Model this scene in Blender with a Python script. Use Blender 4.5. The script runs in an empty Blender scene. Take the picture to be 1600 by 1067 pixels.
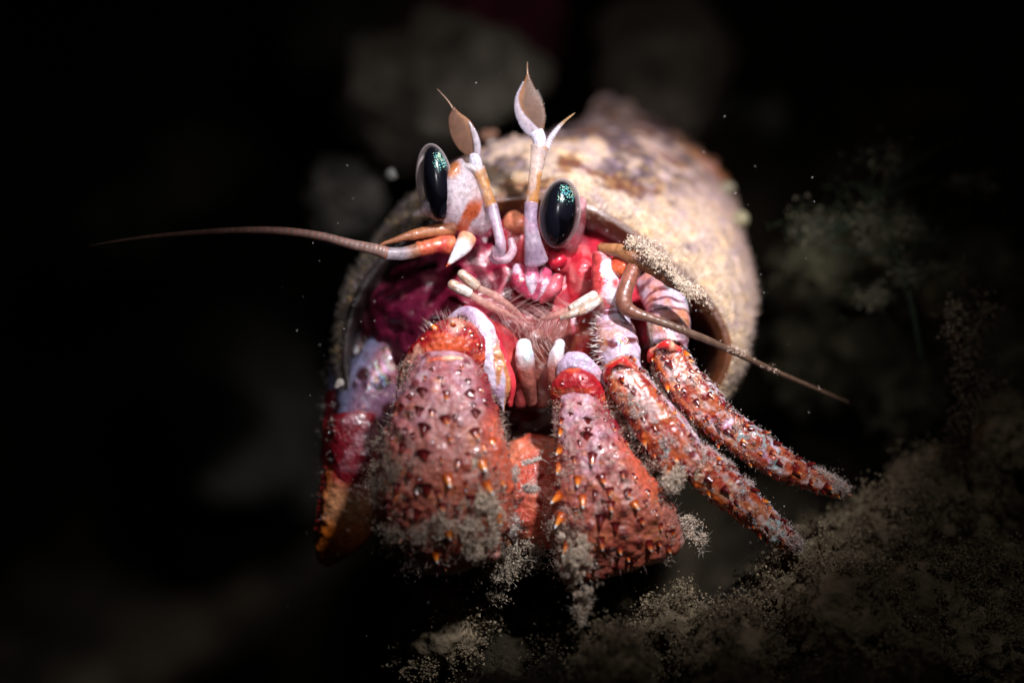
import bpy, math, random
import numpy as np
from mathutils import Vector, Matrix

# ------------------------------------------------------------------ camera, world, lights, exposure
scene = bpy.context.scene
scene.unit_settings.scale_length = 0.01            # one unit is one centimetre
PITCH = math.radians(6.0)
DIST = 23.333                                      # camera to the plane of focus
RT = np.array([1.0, 0.0, 0.0])
FW = np.array([0.0, math.cos(PITCH), -math.sin(PITCH)])
UP = np.array([0.0, math.sin(PITCH), math.cos(PITCH)])
CAM = -FW * DIST
cam_data = bpy.data.cameras.new('camera')
cam = bpy.data.objects.new('camera', cam_data)
scene.collection.objects.link(cam)
cam.location = CAM
cam.rotation_euler = (math.pi / 2 - PITCH, 0, 0)
cam_data.sensor_width = 36.0
cam_data.lens = 105.0
cam_data.clip_start = 0.1
cam_data.clip_end = 2000.0
cam_data.dof.use_dof = True
cam_data.dof.focus_distance = DIST - 0.18
cam_data.dof.aperture_fstop = 0.1
scene.camera = cam

SUN_EL, SUN_AZ = math.radians(38), math.radians(205)
world = bpy.data.worlds.new('World')
scene.world = world
world.use_nodes = True
wn = world.node_tree
sky = wn.nodes.new('ShaderNodeTexSky')
sky.sky_type = 'NISHITA'
sky.sun_disc = False
sky.sun_elevation = SUN_EL
sky.sun_rotation = SUN_AZ
bg = wn.nodes['Background']
bg.inputs['Strength'].default_value = 0.00002      # night dive: next to no daylight
wn.links.new(sky.outputs[0], bg.inputs['Color'])

# the diver's torch, snooted to a soft pool on the crab
def lamp(name, loc, aim, power, size_deg, blend, radius, color):
    l = bpy.data.lights.new(name, 'SPOT')
    l.energy = power
    l.spot_size = math.radians(size_deg)
    l.spot_blend = blend
    l.shadow_soft_size = radius
    l.color = color
    o = bpy.data.objects.new(name, l)
    scene.collection.objects.link(o)
    o.location = loc
    o.rotation_euler = (Vector(aim) - Vector(loc)).to_track_quat('-Z', 'Y').to_euler()
    return o

lamp('dive_torch', (3.9, -8.2, 9.2), (0.78, 0.3, 0.62), 15200, 26, 1.0, 0.4, (0.97, 0.94, 1.0))
# fill lamp added near the camera, much weaker, opens the shadows
lamp('added_fill', (-0.6, -13.0, 5.6), (0.3, 0.6, 0.75), 2600, 23, 1.0, 0.4, (1.0, 0.95, 1.0))
lamp('torch_spill', (3.9, -8.2, 9.2), (1.2, 1.2, -0.2), 430, 72, 1.0, 0.4, (1.0, 0.96, 0.92))

scene.view_settings.view_transform = 'Standard'
scene.view_settings.look = 'None'
scene.view_settings.gamma = 1.0
scene.view_settings.use_curve_mapping = False
scene.view_settings.exposure = 0.0
scene.render.engine = 'CYCLES'
scene.cycles.use_denoising = True
scene.cycles.max_bounces = 8
scene.cycles.transparent_max_bounces = 16
scene.cycles.caustics_reflective = False
scene.cycles.caustics_refractive = False

# ------------------------------------------------------------------ numeric helpers
rng = np.random.default_rng(11)
random.seed(5)

def P(u, v, d):
    """photograph position (1600 x 1067) and distance behind the plane of focus -> world point"""
    u, v, d = np.asarray(u, float), np.asarray(v, float), np.asarray(d, float)
    k = (DIST + d) / DIST / 200.0
    return CAM + (DIST + d)[..., None] * FW + ((u - 800) * k)[..., None] * RT - ((v - 533.5) * k)[..., None] * UP

def UV(V):
    q = V - CAM
    z = q @ FW
    return 800 + (q @ RT) / z * DIST * 200, 533.5 - (q @ UP) / z * DIST * 200, z - DIST

def _hash(i, seed):
    i = i.astype(np.int64)
    h = (i[..., 0] * 374761393 + i[..., 1] * 668265263 + i[..., 2] * 1442695041 + seed * 974711) & 0xFFFFFFFF
    h = ((h ^ (h >> 13)) * 1274126177) & 0xFFFFFFFF
    h = ((h ^ (h >> 16)) * 2246822519) & 0xFFFFFFFF
    return ((h ^ (h >> 15)) & 0xFFFFFF) / float(0xFFFFFF)

def vnoise(p, seed=0):
    i = np.floor(p)
    f = p - i
    f = f * f * f * (f * (f * 6 - 15) + 10)
    out = 0
    for a in (0, 1):
        for b in (0, 1):
            for c in (0, 1):
                w = (f[..., 0] if a else 1 - f[..., 0]) * (f[..., 1] if b else 1 - f[..., 1]) * (f[..., 2] if c else 1 - f[..., 2])
                out = out + w * _hash(i + np.array([a, b, c]), seed)
    return out * 2 - 1

def fbm(p, octaves=4, seed=0):
    s, a, t = 0, 0.5, 0
    for k in range(octaves):
        s = s + a * vnoise(p * 2 ** k + 17.3 * k, seed + k)
        t += a
        a *= 0.55
    return s / t

def cells(p, seed=0):
    """distance to the nearest random cell point and that cell's random number"""
    i = np.floor(p)
    best = np.full(p.shape[:-1], 9.0)
    ident = np.zeros(p.shape[:-1])
    for a in (-1, 0, 1):
        for b in (-1, 0, 1):
            for c in (-1, 0, 1):
                j = i + np.array([a, b, c])
                q = j + np.stack([_hash(j, seed), _hash(j, seed + 1), _hash(j, seed + 2)], -1)
                d = np.sqrt(((p - q) ** 2).sum(-1))
                m = d < best
                best = np.where(m, d, best)
                ident = np.where(m, _hash(j, seed + 5), ident)
    return best, ident

def step(a, b, x):
    t = np.clip((x - a) / (b - a), 0, 1)
    return t * t * (3 - 2 * t)

def mix(a, b, t):
    return np.asarray(a) * (1 - np.asarray(t)[..., None]) + np.asarray(b) * np.asarray(t)[..., None]

def spline(K, t):
    K = np.asarray(K, float)
    if len(K) == 2:
        return K[0] + (K[1] - K[0]) * t[:, None]
    seg = np.sqrt(((K[1:, :2] - K[:-1, :2]) ** 2).sum(1) + ((K[1:, 2] - K[:-1, 2]) * 200) ** 2) + 1e-6
    x = np.concatenate([[0], np.cumsum(seg)])
    x /= x[-1]
    i = np.clip(np.searchsorted(x, t, side='right') - 1, 0, len(K) - 2)
    h = (x[i + 1] - x[i])[:, None]
    f = ((t - x[i]) / h[:, 0])[:, None]
    m = np.empty_like(K)
    m[1:-1] = (K[2:] - K[:-2]) / (x[2:] - x[:-2])[:, None]
    m[0] = (K[1] - K[0]) / (x[1] - x[0])
    m[-1] = (K[-1] - K[-2]) / (x[-1] - x[-2])
    return ((2 * f ** 3 - 3 * f ** 2 + 1) * K[i] + (f ** 3 - 2 * f ** 2 + f) * h * m[i]
            + (-2 * f ** 3 + 3 * f ** 2) * K[i + 1] + (f ** 3 - f ** 2) * h * m[i + 1])

def unit(a):
    return a / (np.sqrt((a * a).sum(-1, keepdims=True)) + 1e-12)

class Surf:
    def __init__(s, V, S, PHI):
        s.V, s.S, s.PHI = V, S, PHI
        s.normals()
    def normals(s):
        dS = np.gradient(s.V, axis=0)
        dP = np.roll(s.V, -1, axis=1) - np.roll(s.V, 1, axis=1)
        s.N = unit(np.cross(dS, dP))
    def displace(s, fn):
        s.V = s.V + s.N * (fn(s) / 200.0)[..., None]
        s.normals()
        return s

def tube(keys, na=48, ns=70, cap=(10, 10), disp=None, e=1.0):
    """swept limb. keys: u, v, d, half width px, half depth px. angle 0 = lower/left side, 90 deg = towards the camera"""
    t = np.linspace(0, 1, ns)
    k = spline(keys, t)
    k[:, 3:] = np.maximum(k[:, 3:], 0.15)
    c = P(k[:, 0], k[:, 1], k[:, 2])
    T = unit(np.gradient(c, axis=0))
    side = unit(np.cross(FW, T) + 1e-6)
    N = np.cross(side, T)
    sc = (DIST + k[:, 2]) / DIST / 200
    ra, rb = k[:, 3] * sc, k[:, 4] * sc
    S = t.copy()
    nc = 9
    a = np.linspace(math.pi / 2, 0, nc + 1)[:-1]
    def app(idx, sign, cl):
        cc = c[idx] + sign * T[idx] * (np.sin(a) * cl / 200)[:, None]
        f = np.cos(a) + 1e-3
        o = slice(None) if sign < 0 else slice(None, None, -1)
        n = len(a)
        return cc[o], (ra[idx] * f)[o], (rb[idx] * f)[o], np.repeat(side[idx][None], n, 0), np.repeat(N[idx][None], n, 0), np.full(n, S[idx])
    A, B = app(0, -1, cap[0]), app(-1, 1, cap[1])
    c = np.concatenate([A[0], c, B[0]]); ra = np.concatenate([A[1], ra, B[1]]); rb = np.concatenate([A[2], rb, B[2]])
    side = np.concatenate([A[3], side, B[3]]); N = np.concatenate([A[4], N, B[4]]); S = np.concatenate([A[5], S, B[5]])
    ph = np.linspace(0, 2 * math.pi, na, endpoint=False)
    cp, sp = np.cos(ph), np.sin(ph)
    if e != 1.0:
        cp, sp = np.sign(cp) * np.abs(cp) ** e, np.sign(sp) * np.abs(sp) ** e
    V = c[:, None] + side[:, None] * (ra[:, None] * cp)[..., None] + N[:, None] * (rb[:, None] * sp)[..., None]
    g = Surf(V, np.repeat(S[:, None], na, 1), np.repeat(ph[None], len(S), 0))
    return g.displace(disp) if disp else g

def ell(u, v, d, ru, rv, rd, tilt=0, na=48, ns=32, disp=None):
    k = (DIST + d) / DIST / 200
    T = -UP * math.cos(math.radians(tilt)) + RT * math.sin(math.radians(tilt))
    side = np.cross(FW, T)
    N = np.cross(side, T)
    th = np.linspace(0.02, math.pi - 0.02, ns)
    ph = np.linspace(0, 2 * math.pi, na, endpoint=False)
    c = P(u, v, d)
    V = (c + T * (-np.cos(th) * rv * k)[:, None, None] + side * (np.sin(th)[:, None] * np.cos(ph) * ru * k)[..., None]
         + N * (np.sin(th)[:, None] * np.sin(ph) * rd * k)[..., None])
    g = Surf(V, np.repeat((th / math.pi)[:, None], na, 1), np.repeat(ph[None], ns, 0))
    return g.displace(disp) if disp else g

# ------------------------------------------------------------------ object helpers
WL = {}
COL = scene.collection

def props(o, label=None, cat=None, group=None, kind=None):
    for k, v in (('label', label), ('category', cat), ('group', group), ('kind', kind)):
        if v:
            o[k] = v
    return o

def thing(name, base, label, cat, group=None):
    o = bpy.data.objects.new(name, None)
    COL.objects.link(o)
    o.location = base
    o.empty_display_size = 0.1
    WL[o] = np.array(base, float)
    return props(o, label, cat, group)

def mesh(name, V, F, mat, parent=None, cols=None, smooth=True, **kw):
    V = np.asarray(V, float).reshape(-1, 3)
    F = np.asarray(F, np.int64)
    ctr = V.mean(0) if parent is not None else np.array([V[:, 0].mean(), V[:, 1].mean(), V[:, 2].min()])
    me = bpy.data.meshes.new(name)
    n, m = F.shape
    me.vertices.add(len(V)); me.loops.add(n * m); me.polygons.add(n)
    me.vertices.foreach_set('co', (V - ctr).astype(np.float32).ravel())
    me.loops.foreach_set('vertex_index', F.astype(np.int32).ravel())
    me.polygons.foreach_set('loop_start', np.arange(0, n * m, m, dtype=np.int32))
    me.polygons.foreach_set('use_smooth', np.full(n, smooth))
    me.update(calc_edges=True)
    if cols is not None:
        a = me.color_attributes.new('Col', 'FLOAT_COLOR', 'POINT')
        cc = np.ones((len(V), 4), np.float32)
        cc[:, :3] = np.clip(np.asarray(cols).reshape(-1, 3), 0, 1)
        a.data.foreach_set('color', cc.ravel())
    me.materials.append(mat)
    o = bpy.data.objects.new(name, me)
    COL.objects.link(o)
    WL[o] = ctr
    if parent is not None:
        o.parent = parent
        o.location = ctr - WL[parent]
    else:
        o.location = ctr
    return props(o, **kw)

def grid_faces(ns, na, off=0):
    i, j = np.meshgrid(np.arange(ns - 1), np.arange(na), indexing='ij')
    jn = (j + 1) % na
    return (np.stack([i * na + j, (i + 1) * na + j, (i + 1) * na + jn, i * na + jn], -1) + off).reshape(-1, 4)

def skin(name, gs, mat, parent, col=None, **kw):
    gs = gs if isinstance(gs, list) else [gs]
    Vs, Fs, Cs, off = [], [], [], 0
    for g in gs:
        Vs.append(g.V.reshape(-1, 3)); Fs.append(grid_faces(*g.V.shape[:2], off))
        if col is not None:
            c = col(g) if callable(col) else np.broadcast_to(np.array(col, float), g.V.shape)
            Cs.append(np.broadcast_to(c, g.V.shape).reshape(-1, 3))
        off += g.V.shape[0] * g.V.shape[1]
    o = mesh(name, np.concatenate(Vs), np.concatenate(Fs), mat, parent, np.concatenate(Cs) if Cs else None, **kw)
    return o

TET = np.array([[1, 1, 1], [1, -1, -1], [-1, 1, -1], [-1, -1, 1]], float) * 0.72
TETF = np.array([[0, 1, 2], [0, 3, 1], [0, 2, 3], [1, 3, 2]])

def grains(name, pos, size, mat, parent=None, cols=None, **kw):
    pos = np.asarray(pos); n = len(pos)
    r = (np.asarray(size) * np.ones(n))[:, None, None] * (0.45 + 1.1 * rng.random((n, 4, 1)))
    q = unit(rng.normal(size=(n, 4)))
    w, x, y, z = q.T
    M = np.stack([np.stack([1 - 2 * (y * y + z * z), 2 * (x * y - z * w), 2 * (x * z + y * w)], -1),
                  np.stack([2 * (x * y + z * w), 1 - 2 * (x * x + z * z), 2 * (y * z - x * w)], -1),
                  np.stack([2 * (x * z - y * w), 2 * (y * z + x * w), 1 - 2 * (x * x + y * y)], -1)], -2)
    V = pos[:, None] + np.einsum('nij,nkj->nki', M, TET[None] * r)
    F = (TETF[None] + (np.arange(n) * 4)[:, None, None]).reshape(-1, 3)
    c = None if cols is None else np.repeat(np.asarray(cols)[:, None], 4, 1)
    return mesh(name, V, F, mat, parent, c, smooth=False, **kw)

def hairs(name, base, direc, length, rad, mat, parent=None, bend=None, cols=None, **kw):
    """tapered three-sided bristles with one bend"""
    base, direc = np.asarray(base), unit(np.asarray(direc)); n = len(base)
    L = (np.asarray(length) * np.ones(n))[:, None]; rd = (np.asarray(rad) * np.ones(n))[:, None]
    a = unit(np.cross(direc, rng.normal(size=(n, 3)))); b = np.cross(direc, a)
    bend = rng.normal(size=(n, 3)) * 0.15 if bend is None else np.asarray(bend) * np.ones((n, 3))
    mid = base + direc * L * 0.5 + bend * L * 0.12
    tip = base + direc * L + bend * L * 0.5
    vs = []
    for c, s in ((base, 1.0), (mid, 0.7)):
        for k in range(3):
            an = 2 * math.pi * k / 3
            vs.append(c + (a * math.cos(an) + b * math.sin(an)) * rd * s)
    vs.append(tip)
    V = np.stack(vs, 1)
    f = []
    for k in range(3):
        k2 = (k + 1) % 3
        f += [[k, k2, 3 + k2], [k, 3 + k2, 3 + k], [3 + k, 3 + k2, 6]]
    F = (np.array(f)[None] + (np.arange(n) * 7)[:, None, None]).reshape(-1, 3)
    c = None if cols is None else np.repeat(np.asarray(cols)[:, None], 7, 1)
    return mesh(name, V, F, mat, parent, c, **kw)

# ------------------------------------------------------------------ materials
def M(name, color=(0.5, 0.5, 0.5), attr=False, rough=0.4, spec=0.5, sss=0.0, sss_r=(1, 0.3, 0.2), sss_s=0.06, coat=0.0, bumps=(), vary=0.25, vscale=14.0,
      film=0.0, trans=0.0, alpha=1.0, metallic=0.0, ramp=None, sheen=0.0, rvary=0.15):
    m = bpy.data.materials.new(name)
    m.use_nodes = True
    nt = m.node_tree; N = nt.nodes; Lk = nt.links.new
    b = N['Principled BSDF']
    tc = N.new('ShaderNodeTexCoord')
    if ramp:
        sx = N.new('ShaderNodeSeparateXYZ'); Lk(tc.outputs['Object'], sx.inputs[0])
        rp = N.new('ShaderNodeValToRGB')
        el = rp.color_ramp.elements
        el[0].position, el[0].color = ramp[0][0], (*ramp[0][1], 1)
        el[1].position, el[1].color = ramp[-1][0], (*ramp[-1][1], 1)
        for p_, c_ in ramp[1:-1]:
            x = el.new(p_); x.color = (*c_, 1)
        Lk(sx.outputs['Z'], rp.inputs[0]); base = rp.outputs[0]
    elif attr:
        at = N.new('ShaderNodeAttribute'); at.attribute_name = 'Col'; base = at.outputs['Color']
    else:
        rgb = N.new('ShaderNodeRGB'); rgb.outputs[0].default_value = (*color, 1); base = rgb.outputs[0]
    nz = N.new('ShaderNodeTexNoise'); nz.inputs['Scale'].default_value = vscale; nz.inputs['Detail'].default_value = 6
    Lk(tc.outputs['Object'], nz.inputs['Vector'])
    mr = N.new('ShaderNodeMapRange')
    mr.inputs['From Min'].default_value = 0.25; mr.inputs['From Max'].default_value = 0.75
    mr.inputs['To Min'].default_value = 1 - vary; mr.inputs['To Max'].default_value = 1 + vary
    Lk(nz.outputs[0], mr.inputs['Value'])
    mx = N.new('ShaderNodeVectorMath'); mx.operation = 'SCALE'
    Lk(base, mx.inputs[0]); Lk(mr.outputs[0], mx.inputs['Scale'])
    Lk(mx.outputs[0], b.inputs['Base Color'])
    r2 = N.new('ShaderNodeMapRange')
    r2.inputs['To Min'].default_value = max(0.02, rough - rvary); r2.inputs['To Max'].default_value = min(1, rough + rvary)
    Lk(nz.outputs[0], r2.inputs['Value']); Lk(r2.outputs[0], b.inputs['Roughness'])
    b.inputs['Specular IOR Level'].default_value = spec
    b.inputs['Metallic'].default_value = metallic
    b.inputs['Subsurface Weight'].default_value = sss
    b.inputs['Subsurface Radius'].default_value = sss_r
    b.inputs['Subsurface Scale'].default_value = sss_s
    b.inputs['Coat Weight'].default_value = coat
    b.inputs['Coat Roughness'].default_value = 0.08
    b.inputs['Transmission Weight'].default_value = trans
    b.inputs['Alpha'].default_value = alpha
    b.inputs['Sheen Weight'].default_value = sheen
    if film:
        f2 = N.new('ShaderNodeTexNoise'); f2.inputs['Scale'].default_value = 5.0
        Lk(tc.outputs['Object'], f2.inputs['Vector'])
        fr = N.new('ShaderNodeMapRange'); fr.inputs['From Min'].default_value = 0.3; fr.inputs['From Max'].default_value = 0.7
        fr.inputs['To Min'].default_value = film * 0.5; fr.inputs['To Max'].default_value = film * 1.6
        Lk(f2.outputs[0], fr.inputs['Value']); Lk(fr.outputs[0], b.inputs['Thin Film Thickness'])
        b.inputs['Thin Film IOR'].default_value = 1.6
    last = None
    for kind, sc, strength, dist in bumps:
        if kind == 'n':
            t = N.new('ShaderNodeTexNoise'); t.inputs['Detail'].default_value = 8
        else:
            t = N.new('ShaderNodeTexVoronoi')
        t.inputs['Scale'].default_value = sc
        Lk(tc.outputs['Object'], t.inputs['Vector'])
        bp = N.new('ShaderNodeBump'); bp.inputs['Strength'].default_value = strength; bp.inputs['Distance'].default_value = dist
        Lk(t.outputs[0], bp.inputs['Height'])
        if last:
            Lk(last, bp.inputs['Normal'])
        last = bp.outputs[0]
    if last:
        Lk(last, b.inputs['Normal'])
    return m

m_chitin = M('claw_chitin', attr=True, rough=0.36, spec=0.5, sss=0.1, sss_s=0.04, coat=0.15, bumps=[('v', 20, 0.35, 0.03), ('n', 40, 0.45, 0.02)], vary=0.35, vscale=22)
m_leg = M('leg_chitin', attr=True, rough=0.26, spec=0.7, sss=0.08, sss_s=0.04, coat=0.4, film=420, bumps=[('v', 26, 0.25, 0.03), ('n', 40, 0.3, 0.02)], vary=0.4, vscale=30)
m_pearl = M('pearly_cuticle', attr=True, rough=0.2, spec=0.9, sss=0.25, sss_r=(1, 0.7, 0.8), coat=0.6, film=380, bumps=[('n', 12, 0.3, 0.04), ('n', 42, 0.4, 0.02)], vary=0.35, vscale=24)
m_flesh = M('red_flesh', attr=True, rough=0.3, spec=0.6, sss=0.25, coat=0.3, bumps=[('n', 9, 0.3, 0.05), ('n', 34, 0.3, 0.02)], vary=0.4, vscale=9)
m_soft = M('translucent_cuticle', attr=True, rough=0.3, spec=0.6, sss=0.3, sss_r=(0.8, 0.6, 0.7), sss_s=0.05, coat=0.3, bumps=[('n', 16, 0.35, 0.03), ('n', 55, 0.4, 0.015)], vary=0.4, vscale=26, alpha=0.5)
m_shell = M('encrusted_shell', attr=True, rough=0.8, spec=0.25, sss=0.08, bumps=[('n', 22, 0.7, 0.05), ('v', 12, 0.3, 0.04)], vary=0.3, vscale=16)
m_lip = M('brown_shell_lip', attr=True, rough=0.42, spec=0.5, sss=0.3, sss_r=(1, 0.35, 0.1), coat=0.15, bumps=[('n', 10, 0.3, 0.03), ('n', 40, 0.3, 0.02)], vary=0.4, vscale=7)
m_fuzz = M('shell_felt', attr=True, rough=0.9, spec=0.1, vary=0.2, sheen=0.2)
m_silt = M('pale_silt', attr=True, rough=0.85, spec=0.35, vary=0.2, vscale=20)
m_hair = M('bristle', attr=True, rough=0.4, spec=0.6, alpha=0.75, vary=0.1)
m_spine = M('horny_spine', rough=0.2, spec=0.7, sss=0.1, coat=0.5, vary=0.15, vscale=5,
            ramp=[(0.0, (0.10, 0.008, 0.01)), (0.4, (0.19, 0.014, 0.01)), (0.62, (0.62, 0.12, 0.02)), (0.8, (0.75, 0.27, 0.08)), (0.9, (0.85, 0.8, 0.78))])
m_spine_dark = M('dark_spine', rough=0.2, spec=0.7, coat=0.5, vary=0.15, vscale=5,
                 ramp=[(0.0, (0.07, 0.006, 0.008)), (0.6, (0.13, 0.01, 0.01)), (1.0, (0.30, 0.03, 0.015))])
m_spine_orange = M('orange_spine', rough=0.2, spec=0.7, sss=0.2, coat=0.5, vary=0.15, vscale=5,
                   ramp=[(0.0, (0.45, 0.05, 0.01)), (0.35, (0.8, 0.17, 0.01)), (0.72, (0.85, 0.3, 0.05)), (0.82, (0.9, 0.86, 0.82))])
m_whip = M('antenna_cuticle', attr=True, rough=0.35, spec=0.5, coat=0.2, bumps=[('n', 50, 0.3, 0.01)], vary=0.3, vscale=20, alpha=0.92)
m_blade = M('antennule_blade', attr=True, rough=0.4, spec=0.4, alpha=0.58, sss=0.0, vary=0.3, bumps=[('n', 40, 0.2, 0.02)])
m_stone = M('silted_stone', attr=True, rough=0.9, spec=0.2, bumps=[('n', 6, 0.9, 0.12), ('v', 9, 0.5, 0.08)], vary=0.5, vscale=4)
m_ground = M('silt_seabed', attr=True, rough=0.95, spec=0.1, bumps=[('n', 5, 1.0, 0.12), ('n', 22, 0.8, 0.05)], vary=0.5, vscale=3)
m_weed = M('green_weed', attr=True, rough=0.6, spec=0.3, vary=0.3)

def m_eye_core():
    m = bpy.data.materials.new('eye_facets'); m.use_nodes = True
    nt = m.node_tree; N = nt.nodes; Lk = nt.links.new
    b = N['Principled BSDF']
    tc = N.new('ShaderNodeTexCoord')
    at = N.new('ShaderNodeAttribute'); at.attribute_name = 'Col'        # red channel: where the speckled lamp reflection is painted into the colour
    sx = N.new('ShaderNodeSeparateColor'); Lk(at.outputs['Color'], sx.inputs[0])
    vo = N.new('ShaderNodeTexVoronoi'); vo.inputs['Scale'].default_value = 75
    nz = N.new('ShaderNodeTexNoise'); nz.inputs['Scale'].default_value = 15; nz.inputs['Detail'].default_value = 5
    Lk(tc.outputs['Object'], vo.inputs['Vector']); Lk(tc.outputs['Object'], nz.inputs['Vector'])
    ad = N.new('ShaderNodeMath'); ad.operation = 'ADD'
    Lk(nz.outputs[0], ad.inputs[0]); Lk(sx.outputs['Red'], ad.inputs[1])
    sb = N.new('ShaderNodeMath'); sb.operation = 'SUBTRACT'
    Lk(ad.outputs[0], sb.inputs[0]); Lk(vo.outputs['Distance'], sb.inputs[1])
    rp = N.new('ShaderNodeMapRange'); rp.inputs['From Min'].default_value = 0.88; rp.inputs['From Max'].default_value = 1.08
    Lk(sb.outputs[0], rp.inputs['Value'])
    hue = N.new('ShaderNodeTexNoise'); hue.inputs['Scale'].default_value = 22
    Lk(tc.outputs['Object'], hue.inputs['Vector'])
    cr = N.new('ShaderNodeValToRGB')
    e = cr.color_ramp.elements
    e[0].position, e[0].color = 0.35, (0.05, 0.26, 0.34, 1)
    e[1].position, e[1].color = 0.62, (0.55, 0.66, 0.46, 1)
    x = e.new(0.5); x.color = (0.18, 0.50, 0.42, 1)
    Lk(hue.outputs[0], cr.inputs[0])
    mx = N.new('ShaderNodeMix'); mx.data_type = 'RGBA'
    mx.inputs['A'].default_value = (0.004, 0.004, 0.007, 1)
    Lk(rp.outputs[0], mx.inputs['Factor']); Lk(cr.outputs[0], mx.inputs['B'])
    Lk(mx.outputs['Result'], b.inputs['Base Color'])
    b.inputs['Roughness'].default_value = 0.22
    b.inputs['Specular IOR Level'].default_value = 0.25
    return m
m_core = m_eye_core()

def m_clear():
    m = bpy.data.materials.new('clear_cornea'); m.use_nodes = True
    nt = m.node_tree; N = nt.nodes; Lk = nt.links.new
    b = N['Principled BSDF']
    b.inputs['Base Color'].default_value = (0.62, 0.52, 0.52, 1)
    b.inputs['Roughness'].default_value = 0.12
    b.inputs['Coat Weight'].default_value = 0.3
    fr = N.new('ShaderNodeFresnel'); fr.inputs['IOR'].default_value = 1.33
    tr = N.new('ShaderNodeBsdfTransparent')
    mr = N.new('ShaderNodeMapRange'); mr.inputs['From Min'].default_value = 0.03; mr.inputs['From Max'].default_value = 0.26
    mr.inputs['To Min'].default_value = 0.0; mr.inputs['To Max'].default_value = 0.8
    Lk(fr.outputs[0], mr.inputs['Value'])
    ms = N.new('ShaderNodeMixShader')
    Lk(mr.outputs[0], ms.inputs[0]); Lk(tr.outputs[0], ms.inputs[1]); Lk(b.outputs[0], ms.inputs[2])
    Lk(ms.outputs[0], N['Material Output'].inputs['Surface'])
    return m
m_cornea = m_clear()

# ------------------------------------------------------------------ setting: seabed
def ground_z(x, y):
    p = np.stack([x, y, np.zeros_like(x)], -1)
    z = -2.15 + 0.0 * x
    z = z - 0.3 * step(0.9, 0.0, y) + 0.40 * step(2.3, 3.8, x) * step(0.2, 1.6, y) - 0.7 * step(2.6, 1.6, x) * step(0.5, 1.4, y)
    z = z - 0.5 * step(1.0, -1.5, x) - 0.6 * step(-0.6, -2.0, x) - 6.0 * step(0.3, -2.5, x - 0.15 * y) * step(0.5, 2.5, y) * step(12.0, 8.5, y)
    z = z + 4.6 * step(3.6, 8.5, y + 0.9 * fbm(p * 0.5, 3, 6)) + 0.7 * fbm(p * 0.8, 4, 61) * step(3.5, 5.5, y) * step(16, 10, y)
    z = z + 0.11 * np.maximum(y - 2.5, 0) * step(70, 20, y) + 2.5 * step(6, 26, y)
    z = z + 0.34 * fbm(p * 1.1, 4, 3) + 0.22 * fbm(p * 2.6, 4, 8) + 0.9 * fbm(p * 0.16, 3, 5) * step(3, 10, y)
    d, i = cells(p * 2.2, 40)
    z = z + 0.22 * np.maximum(0.55 - d, 0) * (0.4 + i)
    return z

def axis(lo, hi, fine_lo, fine_hi, h):
    a = [fine_lo]
    while a[0] > lo:
        a.insert(0, a[0] - h * (1 + 0.12 * (fine_lo - a[0]) / h * 0.5))
    b = list(np.arange(fine_lo, fine_hi, h)) + [fine_hi]
    while b[-1] < hi:
        b.append(b[-1] + h * (1 + 0.12 * (b[-1] - fine_hi) / h * 0.5))
    return np.array(a[:-1] + b)

gx, gy = axis(-400, 400, -5, 5, 0.05), axis(-26, 900, -4, 9.5, 0.06)
X, Y = np.meshgrid(gx, gy, indexing='ij')
Z = ground_z(X, Y)
nx, ny = X.shape
ii, jj = np.meshgrid(np.arange(nx - 1), np.arange(ny - 1), indexing='ij')
GF = np.stack([ii * ny + jj, (ii + 1) * ny + jj, (ii + 1) * ny + jj + 1, ii * ny + jj + 1], -1).reshape(-1, 4)
GV = np.stack([X, Y, Z], -1)
gc = mix((0.010, 0.008, 0.005), (0.036, 0.028, 0.017), step(-0.3, 0.5, fbm(GV * 1.7, 4, 21)))
mesh('seabed', GV, GF, m_ground, None, gc, kind='structure')

# fluffy silt growing on the seabed
def silt_colors(n, a=(0.30, 0.24, 0.16), b=(0.52, 0.46, 0.38)):
    return mix(a, b, rng.random(n)) * (0.75 + 0.4 * rng.random((n, 1)))

def tufts(bases, normals, n_per, height, spread):
    """clumps of grains: short random walks that grow away from the surface"""
    out = []
    B = np.repeat(bases, n_per, 0)
    Nn = np.repeat(normals, n_per, 0)
    h = rng.random(len(B)) ** 1.3
    s = np.repeat(rng.random(len(bases)) * 0.8 + 0.5, n_per)
    off = rng.normal(size=B.shape) * spread * (0.5 + 0.7 * h[:, None])
    return B + (Nn * (h * height)[:, None] + off) * s[:, None]

nb = 5200
bx = np.concatenate([rng.uniform(0.6, 5.0, nb), rng.uniform(-2.6, 1.2, 900)])
by = np.concatenate([rng.uniform(-2.4, 3.5, nb), rng.uniform(-2.0, 0.5, 900)])
keep = fbm(np.stack([bx, by, 0 * bx], -1) * 1.5, 3, 77) + 0.7 * fbm(np.stack([bx, by, 0 * bx], -1) * 1.1, 4, 3) > 0.16
bx, by = bx[keep], by[keep]
base = np.stack([bx, by, ground_z(bx, by) - 0.01], -1)
pts = tufts(base, np.repeat(np.array([[0, 0, 1.0]]), len(base), 0), 30, 0.22, 0.045)
pts = pts[fbm(pts * 6, 4, 78) > -0.12]
grains('seabed_silt', pts, rng.uniform(0.003, 0.010, len(pts)), m_silt, None, silt_colors(len(pts), (0.12, 0.092, 0.05), (0.26, 0.20, 0.12)) * (0.35 + 1.1 * step(-0.3, 0.4, fbm(pts * 2.2, 3, 79)))[:, None], kind='stuff')

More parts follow.
